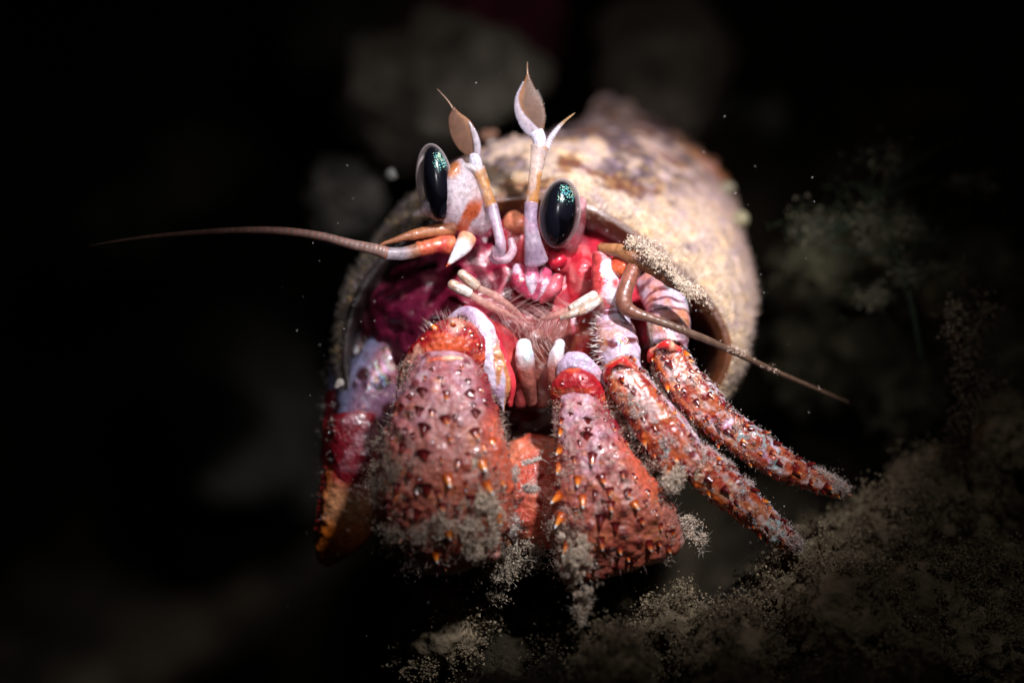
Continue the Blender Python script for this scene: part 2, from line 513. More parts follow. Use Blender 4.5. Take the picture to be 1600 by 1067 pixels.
# stones
def stone(name, u, v, d, ru, rv, rd, tilt, seed, col_a, col_b, label, cat, group, rough=1.0, fluff=0, mt=None):
    def dsp(s):
        dd, ci = cells(s.V * 160 / max(ru, rv), seed + 60)
        return (fbm(s.V * 130 / max(ru, rv), 5, seed) * 0.45 + (0.5 - dd) * 0.22) * max(ru, rv) * rough
    g = ell(u, v, d, ru, rv, rd, tilt, 52, 38, dsp)
    c = mix(col_a, col_b, step(-0.4, 0.4, fbm(g.V * 300 / max(ru, rv), 4, seed + 9)))
    if not fluff:
        return skin(name, g, mt or m_stone, None, lambda s: c, label=label, cat=cat, group=group)
    root = thing(name, np.array([g.V[..., 0].mean(), g.V[..., 1].mean(), g.V[..., 2].min()]), label, cat, group)
    skin('stone_body', g, m_stone, root, lambda s: c)
    if fluff:
        V, Nn = g.V.reshape(-1, 3), g.N.reshape(-1, 3)
        idx = rng.integers(0, len(V), fluff)
        pp = tufts(V[idx], Nn[idx], 60, 0.16, 0.035)
        grains('silt_fluff', pp, rng.uniform(0.004, 0.012, len(pp)), m_silt, root,
               silt_colors(len(pp), np.array(col_a) * 1.2, np.array(col_b) * 1.5), kind='stuff')
    return root

G1 = 'blurred boulders behind the shell'
bld = [
    (680, 160, 4.6, 140, 90, 110, 30, (0.17, 0.145, 0.11), (0.34, 0.30, 0.235), 'pale grey boulder rising just behind the crab\'s raised feathery antennules'),
    (560, 70, 9.0, 120, 110, 120, 10, (0.07, 0.066, 0.058), (0.13, 0.12, 0.10), 'dim grey boulder at the upper left behind the paler one'),
    (760, 50, 6.5, 120, 80, 100, 0, (0.14, 0.025, 0.04), (0.26, 0.06, 0.09), 'dark purplish red boulder at the top edge above the antennules'),
    (535, 320, 3.8, 70, 50, 60, -20, (0.05, 0.046, 0.038), (0.11, 0.10, 0.082), 'small pale grey boulder left of the raised left eye, beside the shell'),
    (1040, 95, 6.5, 100, 120, 100, 20, (0.12, 0.095, 0.07), (0.24, 0.195, 0.15), 'brownish grey boulder behind the pointed top of the shell'),
    (1260, 250, 7.0, 130, 110, 110, -15, (0.05, 0.05, 0.045), (0.10, 0.095, 0.085), 'very dark grey boulder to the right behind the shell'),
    (400, 600, 8.5, 120, 190, 130, 25, (0.022, 0.020, 0.016), (0.05, 0.045, 0.036), 'tall dim boulder in the gloom left of the spotted legs'),
    (230, 320, 8.5, 150, 90, 120, 40, (0.05, 0.048, 0.04), (0.10, 0.09, 0.075), 'low dim boulder at far left, behind the long bare antenna'),
]
for k, (u, v, d, ru, rv, rd, ti, ca, cb, lab) in enumerate(bld):
    stone('boulder', u, v, d, ru, rv, rd, ti, 100 + 7 * k, ca, cb, lab, 'boulder', G1, 2.0)

G3 = 'dark reef knobs in the gloom at right'
for k, (u, v, d, ru, rv) in enumerate([(1300, 430, 2.6, 66, 50), (1395, 395, 2.2, 54, 44), (1470, 450, 2.4, 48, 60), (1345, 530, 3.0, 70, 60), (1260, 560, 3.6, 60, 64), (1555, 560, 2.2, 50, 66), (1430, 620, 2.6, 58, 60), (1540, 420, 2.8, 46, 40)]):
    stone('reef_knob', u, v, d, ru, rv, 50, rng.uniform(-30, 30), 400 + 6 * k, (0.035, 0.034, 0.02), (0.10, 0.09, 0.05),
          ['dim knob just right of the shell, below the green weed', 'knob hidden among the silty fronds of the green weed', 'knob under the right end of the green weed', 'wide dark knob above the right antenna\'s tip',
           'dark knob close beside the lower right edge of the shell', 'tall dark knob at the right edge beside the hydroid', 'dark knob left of the hydroid stalk', 'small knob near the right edge above the hydroid'][k] + ', crusted with silt', 'reef knob', G3, 1.6, fluff=45)
G2 = 'silt covered lumps on the seabed at right'
lumps = [
    (1318, 880, 0.5, 62, 52, 60, 'rounded silty lump beside the tip of the lower right leg'),
    (1420, 830, 0.7, 75, 66, 70, 'broad silty lump in the middle of the right foreground'),
    (1520, 790, 0.9, 62, 85, 60, 'tall silty lump under the thin branching weed at right'),
    (1300, 985, -0.3, 96, 84, 80, 'large silty lump low in the right foreground'),
    (1150, 1025, -0.5, 70, 52, 60, 'pale silty lump at the bottom edge below the right claw'),
    (1470, 960, 0.0, 80, 70, 70, 'silty lump between the two big lumps and the right edge'),
    (1580, 930, 0.3, 66, 80, 60, 'silty lump cut by the right edge of the picture'),
    (960, 1045, -0.8, 52, 36, 50, 'small dark silty lump at the bottom edge below the hanging tuft'),
    (1560, 705, 1.1, 60, 60, 60, 'dim crusty lump high on the reef slope at the right edge'),
    (1455, 770, 1.0, 56, 50, 56, 'crusty lump left of the hydroid stalk\'s foot'),
    (1235, 925, 0.1, 52, 44, 50, 'fluffy lump directly below the lower right leg\'s tip'),
    (1400, 1045, -0.5, 80, 52, 64, 'wide fluffy lump at the bottom edge right of centre'),
    (1545, 1040, -0.2, 76, 60, 66, 'fluffy lump filling the lower right corner'),
    (1060, 985, -0.2, 46, 34, 44, 'low brown lump right of the hanging tuft\'s tip'),
    (690, 1000, 0.2, 60, 60, 60, 'dim silty lump in the shade below the left claw'),
]
for k, (u, v, d, ru, rv, rd, lab) in enumerate(lumps):
    stone('silty_lump', u, v, d, ru, rv, rd, rng.uniform(-30, 30), 300 + 5 * k, (0.13, 0.10, 0.058), (0.28, 0.22, 0.14), lab, 'silt lump', G2, 1.25, fluff=150)

# ------------------------------------------------------------------ the shell
rings = np.array([   # u, v, d, ru, rv, rotation
    (850, 575, 2.60, 150, 120, 0), (850, 570, 1.70, 230, 185, 0), (836, 560, 0.95, 272, 208, 0), (837, 560, 0.60, 286, 227, 0), (841, 558, 0.49, 296, 243, 0),
    (841, 556, 0.47, 304, 251, 0), (843, 552, 0.52, 314, 262, 0), (850, 540, 0.72, 325, 279, 0), (872, 502, 1.15, 314, 290, -3), (905, 440, 1.6, 268, 236, -6), (945, 362, 2.15, 206, 166, -8),
    (972, 296, 2.65, 144, 108, -6), (974, 248, 3.0, 97, 72, 0), (961, 207, 3.2, 58, 44, 0), (949, 170, 3.35, 24, 22, 0), (944, 148, 3.4, 2, 2, 0)], float)
def ring_interp(t):
    x = np.linspace(0, 1, len(rings))
    i = np.clip(np.searchsorted(x, t, side='right') - 1, 0, len(rings) - 2)
    f = ((t - x[i]) * (len(rings) - 1))[:, None]
    m = np.gradient(rings, axis=0)
    a, b = rings[i], rings[i + 1]
    return (2 * f ** 3 - 3 * f ** 2 + 1) * a + (f ** 3 - 2 * f ** 2 + f) * m[i] + (-2 * f ** 3 + 3 * f ** 2) * b + (f ** 3 - f ** 2) * m[i + 1]

def shell_grid(t0, t1, ns, na=260):
    t = np.linspace(t0, t1, ns)
    r = ring_interp(t)
    ph = np.linspace(0, 2 * math.pi, na, endpoint=False)
    # angle 0 = right, grows clockwise in the picture; a flatter right shoulder
    fl = 1 - (0.03 + 0.085 * step(0.6, 0.42, t))[:, None] * np.exp(-((ph - 5.5) / 0.55) ** 2)
    fl = fl * (1 - 0.17 * np.exp(-((ph - 0.65) / 0.45) ** 2))
    cu = np.cos(ph) * fl; cv = np.sin(ph) * fl
    ro = np.radians(r[:, 5])[:, None]
    du, dv = cu * r[:, 3:4], cv * r[:, 4:5]
    u = r[:, 0:1] + du * np.cos(ro) - dv * np.sin(ro)
    v = r[:, 1:2] + du * np.sin(ro) + dv * np.cos(ro)
    return Surf(P(u, v, np.repeat(r[:, 2:3], na, 1)), np.repeat(t[:, None], na, 1), np.repeat(ph[None], ns, 0))

T_LIP = 5.6 / 15
g_in = shell_grid(0, T_LIP, 70)
g_out = shell_grid(T_LIP, 1, 150)
if (g_out.N[60, 130] @ (g_out.V[60, 130] - g_out.V[60].mean(0))) < 0:
    FLIP = True
else:
    FLIP = False
def shell_disp(s):
    sg = -1 if FLIP else 1
    coil = 8.5 * s.S - s.PHI / (2 * math.pi)
    groove = np.exp(-((coil - np.round(coil)) / 0.10) ** 2) * step(0.60, 0.74, s.S)
    n = fbm(s.V * 2.2, 5, 5) * 9 + fbm(s.V * 9, 3, 9) * 4
    dd, ci = cells(s.V * 5.5, 12)
    knob = np.maximum(0.42 - dd, 0) * 26 * (ci > 0.62) * step(0.52, 0.62, s.S)
    wob = 7 * vnoise(s.V * 1.1, 31) + 2.5 * np.sin(s.S * 210 + 2.5 * vnoise(s.V * 2, 33)) * (0.3 + fbm(s.V * 2, 2, 34))
    return sg * (n + knob + wob - 16 * groove) * step(T_LIP, T_LIP + 0.07, s.S)
g_out.displace(shell_disp)
sh_base = np.array([0.3, 1.6, -2.2])
shell = thing('snail_shell', sh_base, 'large cream sea snail shell, furry and encrusted, worn by the hermit crab', 'shell')

def shell_col(s):
    u, v, d = UV(s.V)
    n1, n2 = fbm(s.V * 2.5, 4, 41), fbm(s.V * 7, 4, 43)
    c = mix((0.64, 0.52, 0.37), (0.58, 0.43, 0.38), step(0.42, 0.6, s.S + 0.06 * n1))
    c = mix(c, (0.72, 0.50, 0.22), 0.45 * step(0.15, 0.6, n2))
    c = mix(c, (0.55, 0.44, 0.54), 0.6 * step(-0.1, 0.5, n1) * step(0.5, 0.7, s.S))
    hz = s.V[..., 2] + 0.10 * n1
    spire = step(0.95, 1.3, hz) * step(0.40, 0.5, s.S)
    c = mix(c, (0.055, 0.032, 0.045), 0.92 * spire * step(-0.14, 0.06, fbm(s.V * 3.4, 5, 47)))
    c = mix(c, (0.16, 0.06, 0.03), step(0.9, 1.2, hz) * step(0.12, 0.3, fbm(s.V * 4.4, 3, 51)))
    # rust orange flake and dark scar on the right shoulder
    q = P(1108, 250, 2.4); r = np.sqrt(((s.V - q) ** 2).sum(-1))
    c = mix(c, (0.72, 0.26, 0.06), 0.9 * step(0.55, 0.2, r + 0.12 * n2))
    q = P(1065, 212, 2.6); r = np.sqrt(((s.V - q) ** 2).sum(-1))
    c = mix(c, (0.06, 0.03, 0.03), 0.9 * step(0.45, 0.2, r + 0.12 * n2))
    # olive algae over the left flank, painted darker for the light's falloff there
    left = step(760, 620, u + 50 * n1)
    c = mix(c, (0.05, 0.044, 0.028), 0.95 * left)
    f = fbm(s.V * 15, 3, 57)
    c = mix(c, (0.70, 0.46, 0.20), 0.4 * step(0.12, 0.45, f))
    c = mix(c, (0.40, 0.30, 0.36), 0.55 * step(0.12, 0.45, -f))
    dd, ii_ = cells(s.V * 4.2, 59)
    c = mix(c, (0.10, 0.06, 0.06), 0.8 * step(0.17, 0.09, dd) * (ii_ > 0.5) * step(0.1, 0.9, hz))
    c = c * np.array([0.86, 0.80, 0.80])
    return c * (1 + 0.25 * n2)[..., None]
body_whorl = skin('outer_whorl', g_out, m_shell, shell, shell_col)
def lip_col(s):
    n = fbm(s.V * 3, 4, 61)
    c = mix((0.028, 0.010, 0.006), (0.10, 0.030, 0.009), step(0.12, T_LIP * 0.85, s.S + 0.03 * n))
    c = mix(c, (0.014, 0.008, 0.007), step(760, 680, UV(s.V)[0]))  # left lip painted darker, as the light is dim there
    return mix(c, (0.22, 0.10, 0.035), step(660, 760, UV(s.V)[0]) * 0.6 * step(T_LIP * 0.93, T_LIP, s.S + 0.006 * n))
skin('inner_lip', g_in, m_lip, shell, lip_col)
# felt of tiny growth on the outside
Vf, Nf = g_out.V[:118].reshape(-1, 3), (g_out.N[:118] * (-1 if FLIP else 1)).reshape(-1, 3)
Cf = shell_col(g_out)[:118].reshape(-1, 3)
idx = rng.integers(0, len(Vf), 26000)
idx = idx[Vf[idx, 2] + 0.35 * rng.random(len(idx)) < 1.35]
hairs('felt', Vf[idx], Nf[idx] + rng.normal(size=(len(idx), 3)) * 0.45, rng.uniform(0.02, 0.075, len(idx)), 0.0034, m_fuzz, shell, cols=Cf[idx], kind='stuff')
idx = rng.integers(0, len(Vf), 1500)
pp = tufts(Vf[idx], Nf[idx], 4, 0.02, 0.012)
grains('encrusting_grains', pp, rng.uniform(0.003, 0.010, len(pp)), m_silt, shell, np.repeat(Cf[idx], 4, 0) * rng.uniform(0.7, 1.4, (len(pp), 1)), kind='stuff')
for (u, v, d, r, c) in [(612, 274, 1.0, 9, (0.12, 0.12, 0.11)), (765, 212, 1.75, 14, (0.22, 0.11, 0.07)), (772, 230, 1.6, 11, (0.45, 0.43, 0.40)),
                        (873, 226, 1.8, 12, (0.62, 0.6, 0.56)), (1135, 295, 2.0, 12, (0.30, 0.27, 0.18)), (1156, 345, 1.6, 15, (0.30, 0.27, 0.16)), (945, 235, 2.4, 22, (0.62, 0.45, 0.28))]:
    skin('encrusting_nodule', ell(u, v, d, r, r * 0.85, r, 20, 24, 16, lambda s: fbm(s.V * 11, 4, int(u)) * 9), m_shell, shell, np.array(c))

# ------------------------------------------------------------------ the crab
crab = thing('hermit_crab', P(800, 900, 0.2), 'red and white hermit crab leaning out of its shell with spiny claws lowered', 'hermit crab')
SILT_P, SILT_R, SILT_C = [], [], []

def dust(g, n_clusters, per, mask=None, h=0.014, spread=0.018, size=(0.0018, 0.0052), front=-0.25, a=(0.40, 0.28, 0.20), b=(0.70, 0.56, 0.47)):
    V, Nn = g.V.reshape(-1, 3), g.N.reshape(-1, 3)
    w = (Nn @ FW < -front) & (Nn[:, 2] > -0.75)
    if mask is not None:
        w = w * mask(g).reshape(-1)
    w = w.astype(float)
    if w.sum() == 0:
        return
    w = w * (0.04 + step(0.0, 0.4, fbm(V * 4.5, 4, 91)) ** 2)
    idx = rng.choice(len(V), n_clusters, p=w / w.sum())
    pp = tufts(V[idx], Nn[idx], per, h, spread)
    SILT_P.append(pp); SILT_R.append(rng.uniform(*size, len(pp))); SILT_C.append(silt_colors(len(pp), a, b))

# unit spine, tip along +Z with a gentle hook
def spine_mesh(name, mat):
    n, k = 10, 7
    V, F = [], []
    for i in range(k):
        t = i / k
        r = (1 - t) ** 0.75 * (1 + 0.35 * math.exp(-t * 9))
        for j in range(n):
            a = 2 * math.pi * j / n
            V.append((r * math.cos(a) + 0.35 * t * t, r * math.sin(a), t))
    V.append((0.35, 0, 1.0))
    for i in range(k - 1):
        for j in range(n):
            j2 = (j + 1) % n
            F.append((i * n + j, i * n + j2, (i + 1) * n + j2, (i + 1) * n + j))
    for j in range(n):
        F.append(((k - 1) * n + j, (k - 1) * n + (j + 1) % n, k * n))
    me = bpy.data.meshes.new(name)
    me.from_pydata(V, [], F); me.materials.append(mat)
    me.polygons.foreach_set('use_smooth', [True] * len(F))
    return me
ME_SP, ME_SPD, ME_SPO = spine_mesh('spine', m_spine), spine_mesh('dark_spine', m_spine_dark), spine_mesh('orange_spine', m_spine_orange)

def put_spine(parent, pos, direc, length, rad, me):
    o = bpy.data.objects.new('spine', me)
    COL.objects.link(o)
    o.parent = parent
    q = Vector(direc).to_track_quat('Z', 'Y')
    o.matrix_local = Matrix.LocRotScale(Vector(pos - WL[parent]), q, Vector((rad, rad, length)))
    WL[o] = np.array(pos)
    return o

def surf_at(g, u, v):
    V, Nn = g.V.reshape(-1, 3), g.N.reshape(-1, 3)
    uu, vv, dd = UV(V)
    cost = (uu - u) ** 2 + (vv - v) ** 2 + 1e6 * ((Nn @ FW) > 0.05)
    i = int(np.argmin(cost))
    return V[i], Nn[i], math.sqrt(cost[i])

DOWN = -UP
def spines_px(parent, g, spots, down=(0, -0.6), k=1.0):
    for s in spots:
        u, v, L, R, kind = s
        p, n, c = surf_at(g, u, v)
        if c > 14:
            continue
        d = unit(n * 0.75 + RT * down[0] + UP * down[1] + rng.normal(size=3) * 0.12)
        me = {'m': ME_SP, 'd': ME_SPD, 'o': ME_SPO}[kind]
        L *= rng.uniform(0.55, 0.9) if kind != 'o' else rng.uniform(0.6, 1.0)
        put_spine(parent, p - n * 0.018, d, L / 200 * k, R / 200 * rng.uniform(0.9, 1.2), me)

# ---- body: one continuous mass of head and thorax
def body_disp(s):
    return fbm(s.V * 1.6, 4, 71) * 22 + fbm(s.V * 5, 5, 72) * 14 - 12 * np.abs(fbm(s.V * 3.2, 3, 73))
g_body = ell(790, 500, 1.0, 235, 170, 160, 0, 200, 140, body_disp)
def body_col(s):
    u, v, d = UV(s.V)
    n, n2 = fbm(s.V * 3, 5, 74), fbm(s.V * 9, 4, 75)
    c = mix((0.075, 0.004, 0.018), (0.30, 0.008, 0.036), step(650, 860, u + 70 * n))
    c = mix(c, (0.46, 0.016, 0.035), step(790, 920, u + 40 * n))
    c = mix(c, (0.24, 0.075, 0.06), 0.85 * np.exp(-(((u - 830) / 75) ** 2 + ((v - 540) / 70) ** 2)))
    c = mix(c, (0.42, 0.12, 0.15), 0.5 * step(0.1, 0.5, n2))
    c = mix(c, (0.07, 0.01, 0.02), 0.6 * step(0.1, 0.45, -n))
    c = mix(c, (0.60, 0.42, 0.50), 0.6 * step(0.32, 0.5, fbm(s.V * 6, 5, 76)) * step(780, 900, u))
    return c
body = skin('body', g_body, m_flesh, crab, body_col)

def irid(c, V, seed, amount=0.5, scale=5.0):
    n, k = fbm(V * scale, 4, seed), fbm(V * scale * 0.7 + 7, 3, seed + 3)
    hue = mix(mix((0.42, 0.74, 0.76), (0.80, 0.56, 0.80), step(-0.25, 0.05, k)), (0.84, 0.82, 0.60), step(0.1, 0.35, k))
    return mix(c, hue, amount * step(-0.05, 0.35, n))
def flat(c):
    return np.array(c, float)
def streak(a, b, seed, sc=6, lo=-0.3, hi=0.3):
    return lambda s: mix(a, b, step(lo, hi, fbm(s.V * sc, 4, seed)))

# ---- eyes
def eye(core, clear, stalk_keys, stalk_col, patch, label=None):
    st = skin('eyestalk', tube(stalk_keys, 64, 50, (12, 10), lambda s: fbm(s.V * 7, 3, 3) * 1.2), m_soft, crab, stalk_col)
    g = ell(*core, 64, 48)
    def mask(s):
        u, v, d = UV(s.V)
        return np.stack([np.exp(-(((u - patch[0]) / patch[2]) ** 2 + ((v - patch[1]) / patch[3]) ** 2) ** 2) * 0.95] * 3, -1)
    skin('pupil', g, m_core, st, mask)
    skin('cornea', ell(*clear, 64, 48), m_cornea, st)
    return st

def stalk_l(s):
    u, v, d = UV(s.V)
    n = fbm(s.V * 6, 4, 13)
    c = mix((0.58, 0.42, 0.46), (0.68, 0.58, 0.64), step(-0.3, 0.3, n))
    q = np.abs((u - 735) * 0.86 + (v - 334) * 0.5 + 8 * n)
    c = mix(c, (0.55, 0.10, 0.03), step(12, 7, q) * step(300, 325, v + 10 * n))
    c = mix(c, (0.60, 0.20, 0.06), step(17, 9, np.hypot(u - 709, v - 264) + 6 * n))
    return c
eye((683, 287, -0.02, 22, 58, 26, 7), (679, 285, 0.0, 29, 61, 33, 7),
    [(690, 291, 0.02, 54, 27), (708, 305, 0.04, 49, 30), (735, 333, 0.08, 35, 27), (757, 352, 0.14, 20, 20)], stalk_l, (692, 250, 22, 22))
def stalk_r(s):
    u, v, d = UV(s.V)
    n = fbm(s.V * 6, 4, 15)
    return mix((0.62, 0.30, 0.34), (0.40, 0.03, 0.05), step(-0.2, 0.4, n))
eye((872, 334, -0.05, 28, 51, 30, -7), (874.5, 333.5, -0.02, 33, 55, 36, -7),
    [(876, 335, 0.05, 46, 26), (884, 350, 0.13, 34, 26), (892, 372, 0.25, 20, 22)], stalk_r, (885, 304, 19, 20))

# ---- antennules
def ringed(k, amp):
    return lambda s: amp * np.sin(s.S * 2 * math.pi * k)
LAV = ((0.42, 0.30, 0.42), (0.58, 0.46, 0.56))
def tan_patch(seed):
    return lambda s: mix((0.55, 0.24, 0.06), (0.62, 0.48, 0.44), step(0.0, 0.22, fbm(s.V * 8, 3, seed)))
def blade_col(axis_u, slope, v0):
    def f(s):
        u, v, d = UV(s.V)
        t = (u - axis_u) - slope * (v - v0)
        return t
    return f

an = skin('antennule', tube([(776, 404, -0.02, 13, 12), (782, 384, -0.1, 9, 9), (778, 360, -0.08, 8, 8), (768, 322, -0.02, 10, 9)], 40, 50, (8, 4)), m_soft, crab, streak(*LAV, 5))
skin('basal_coil', tube([(798, 376, -0.02, 6, 7), (801, 392, -0.04, 7, 7), (789, 406, -0.06, 7, 7), (774, 401, -0.06, 6, 7), (771, 388, -0.03, 4, 5)], 24, 40, (5, 4)), m_soft, an, streak((0.55, 0.25, 0.33), (0.66, 0.45, 0.52), 8))
skin('orange_joint', tube([(767, 322, -0.02, 10, 9), (760, 298, -0.02, 9, 9), (747, 264, 0.0, 11.5, 10)], 40, 40, (3, 5)), m_soft, an, tan_patch(14))
skin('pale_joint', tube([(746, 263, 0.0, 9, 8), (742, 250, 0.0, 10, 8), (741, 243, 0.0, 8, 6)], 32, 20, (4, 4)), m_pearl, an, (0.56, 0.52, 0.60))
skin('blade', tube([(741, 244, 0.02, 7, 3), (732, 226, 0.02, 17, 3), (721, 202, 0.02, 19, 2.5), (712, 184, 0.03, 12, 2), (709, 171, 0.04, 3, 1.5)], 40, 80, (4, 4), ringed(26, 0.6)), m_blade, an, lambda s: mix((0.20, 0.09, 0.05), (0.46, 0.20, 0.08), step(0.2, 0.9, np.cos(s.PHI))) * (0.8 + 0.25 * np.sin(s.S * 240 + 6 * np.cos(s.PHI)))[..., None])
skin('blade_edge', tube([(745, 246, 0.0, 5, 4), (746, 228, -0.01, 5.5, 3), (741, 208, 0.0, 4.5, 2.5), (733, 192, 0.01, 2, 1.5)], 24, 60, (3, 3), ringed(24, 0.8)), m_soft, an, (0.52, 0.46, 0.52))
skin('filament', tube([(709, 172, 0.04, 1.5, 1.5), (700, 158, 0.05, 0.9, 0.9), (684, 140, 0.06, 0.4, 0.4)], 8, 20, (1, 1)), m_hair, an, (0.5, 0.3, 0.2))
skin('side_branch', tube([(748, 272, -0.02, 5, 5), (734, 260, -0.03, 5, 5), (718, 261, -0.02, 3, 3), (711, 268, -0.02, 1.5, 1.5)], 20, 30, (3, 2)), m_soft, an, (0.74, 0.66, 0.66))

an = skin('antennule', tube([(838, 408, -0.0, 19, 14), (833, 380, -0.05, 14, 12), (829, 348, -0.06, 10.5, 10), (830, 318, -0.04, 11, 10)], 40, 50, (8, 4)), m_soft, crab, streak(*LAV, 6))
skin('orange_joint', tube([(831, 318, -0.04, 10, 9), (835, 285, -0.04, 10, 9), (840, 250, -0.03, 11.5, 10), (843, 229, -0.02, 14, 11)], 40, 50, (3, 4)), m_soft, an, tan_patch(17))
skin('pale_joint', tube([(843, 228, -0.02, 9, 8), (842, 216, -0.02, 11, 7), (838, 206, -0.02, 11, 5)], 32, 20, (3, 3)), m_pearl, an, (0.56, 0.52, 0.60))
skin('blade', tube([(846, 210, 0.0, 4, 3), (836, 190, 0.0, 18, 3), (827, 165, 0.0, 21, 2.5), (825, 142, 0.01, 13, 2), (825, 122, 0.02, 3.5, 1.5)], 40, 90, (4, 6), ringed(34, 0.5)), m_blade, an, lambda s: mix((0.20, 0.10, 0.06), (0.48, 0.21, 0.08), step(0.2, 0.9, -np.cos(s.PHI))) * (0.8 + 0.25 * np.sin(s.S * 260 - 6 * np.cos(s.PHI)))[..., None])
skin('blade_edge', tube([(840, 212, -0.02, 9, 4), (823, 196, -0.02, 9.5, 3.5), (810, 174, -0.01, 6, 3), (808, 152, 0.0, 3, 2), (817, 130, 0.01, 1.4, 1.2)], 30, 90, (4, 3), ringed(30, 0.9)), m_soft, an, (0.50, 0.44, 0.52))
skin('filament', tube([(825, 124, 0.02, 2, 1.5), (824, 110, 0.03, 0.9, 0.9), (824, 98, 0.03, 0.4, 0.4)], 8, 20, (1, 1)), m_hair, an, (0.5, 0.3, 0.2))
skin('side_branch', tube([(854, 231, -0.02, 5, 5), (862, 214, -0.02, 5, 4.5), (872, 200, -0.02, 3.6, 3.5), (884, 188, -0.01, 2.2, 2), (898, 177, 0.0, 0.6, 0.6)], 20, 60, (3, 1), ringed(14, 0.6)), m_soft, an, lambda s: mix((0.72, 0.68, 0.74), (0.50, 0.30, 0.14), step(0.5, 0.7, s.S)))

def fringe(parent, pts, d, n, L):
    k = np.array([(u, v, d_, 1, 1) for u, v, d_ in pts], float)
    q = spline(k, np.sort(rng.random(n)))
    b = P(q[:, 0], q[:, 1], q[:, 2])
    hairs('fringe', b, np.repeat((RT * d[0] + UP * d[1])[None], n, 0) + rng.normal(size=(n, 3)) * 0.1, rng.uniform(*L, n), 0.0016, m_hair, parent, cols=np.repeat(np.array([[0.7, 0.6, 0.55]]), n, 0), kind='stuff')
fringe(an, [(849, 196, 0), (847, 168, 0), (836, 142, 0.01)], (1, 0.6), 70, (0.015, 0.035))
# ---- antennae
def ant_col(s):
    f = np.abs(((s.S ** 0.8) * 46) % 1 - 0.5)
    c = mix((0.30, 0.19, 0.16), (0.20, 0.11, 0.09), step(0.0, 0.4, s.S))
    c = mix(c, (0.5, 0.3, 0.24), step(0.5, 0.9, s.S))  # tip painted lighter to make up for the narrow beam
    c = mix(c, (0.60, 0.14, 0.05), 0.7 * step(0.42, 0.5, f) * step(0.1, 0.2, np.abs(np.cos(s.PHI))))
    return c
at = skin('antenna', tube([(604, 396, -0.06, 10, 9), (590, 391, -0.06, 9, 8), (550, 382, -0.05, 7.5, 7), (500, 369, -0.03, 6.5, 6), (440, 361, 0.0, 6, 5.5), (370, 360, 0.02, 5, 4.5), (290, 365, 0.06, 4, 3.5), (210, 373, 0.1, 2.6, 2.4), (140, 384, 0.15, 0.6, 0.6)],
                  24, 460, (3, 2), lambda s: 0.5 * (1 - s.S) * np.abs(np.sin((s.S ** 0.8) * 46 * math.pi))), m_whip, crab, ant_col)
skin('peduncle', tube([(652, 391, 0.02, 11, 10), (630, 396, -0.02, 10, 10), (604, 396, -0.06, 9.5, 9)], 32, 40, (5, 3)), m_soft, at, lambda s: mix((0.52, 0.24, 0.14), (0.50, 0.42, 0.46), step(0.1, 0.5, s.S)))
skin('red_base', tube([(706, 382, 0.12, 17, 15), (684, 383, 0.06, 14, 13), (655, 390, 0.02, 11, 10)], 32, 40, (6, 5), lambda s: fbm(s.V * 8, 3, 4) * 3), m_flesh, at, streak((0.36, 0.02, 0.03), (0.62, 0.16, 0.07), 21, 5))
skin('tooth', tube([(730, 372, 0.05, 15, 12), (722, 387, -0.02, 13, 11), (709, 403, -0.06, 7, 7), (698, 416, -0.08, 1, 1)], 32, 40, (8, 2)), m_pearl, at, lambda s: mix((0.66, 0.30, 0.18), (0.80, 0.78, 0.82), step(0.1, 0.45, s.S)) * (1 - step(0.86, 0.95, s.S))[..., None] + np.array([0.5, 0.09, 0.02]) * step(0.86, 0.95, s.S)[..., None])
skin('antenna_scale', tube([(708, 358, 0.1, 10, 9), (670, 362, 0.06, 9, 8), (630, 371, 0.02, 7, 6), (596, 382, 0.0, 2, 2)], 28, 50, (5, 2), lambda s: fbm(s.V * 8, 3, 5) * 3), m_lip, at, streak((0.20, 0.05, 0.02), (0.36, 0.14, 0.06), 22, 5))

def ant_col_r(s):
    return mix((0.24, 0.08, 0.05), (0.13, 0.075, 0.05), step(0.0, 0.3, s.S + 0.1 * fbm(s.V * 9, 3, 6)))
at = skin('antenna', tube([(990, 420, -0.12, 13, 12), (980, 445, -0.2, 12, 11), (974, 468, -0.24, 13, 11), (982, 484, -0.25, 11, 10), (1016, 497, -0.25, 7, 7), (1070, 517, -0.22, 6, 6), (1128, 541, -0.1, 5.5, 5), (1200, 575, 0.15, 4.4, 4), (1270, 605, 0.45, 2.8, 2.4), (1325, 628, 0.7, 0.6, 0.6)],
                  24, 400, (8, 2), lambda s: 0.35 * (1 - s.S) * np.abs(np.sin((s.S ** 0.9) * 44 * math.pi)) + fbm(s.V * 10, 3, 8) * 0.8), m_whip, crab, ant_col_r)
dust(tube([(1060, 512, -0.25, 7, 6), (1128, 540, -0.22, 6, 6), (1270, 603, -0.05, 3, 3)], 16, 120), 30, 8, None, 0.010, 0.010)
skin('red_base', ell(972, 416, 0.0, 22, 19, 20, 20, 40, 28, lambda s: fbm(s.V * 7, 3, 9) * 4), m_flesh, at, streak((0.42, 0.03, 0.02), (0.72, 0.16, 0.05), 23, 4))
skin('pale_cheek', tube([(938, 402, 0.05, 12, 12), (945, 430, -0.02, 20, 16), (950, 462, -0.02, 20, 16), (962, 490, 0.1, 12, 12)], 48, 50, (8, 8), lambda s: fbm(s.V * 6, 3, 10) * 5), m_pearl, at, lambda s: mix((0.70, 0.62, 0.68), (0.56, 0.06, 0.06), step(-0.15, 0.2, fbm(s.V * 5, 4, 24) + 0.2 * np.cos(s.PHI))))
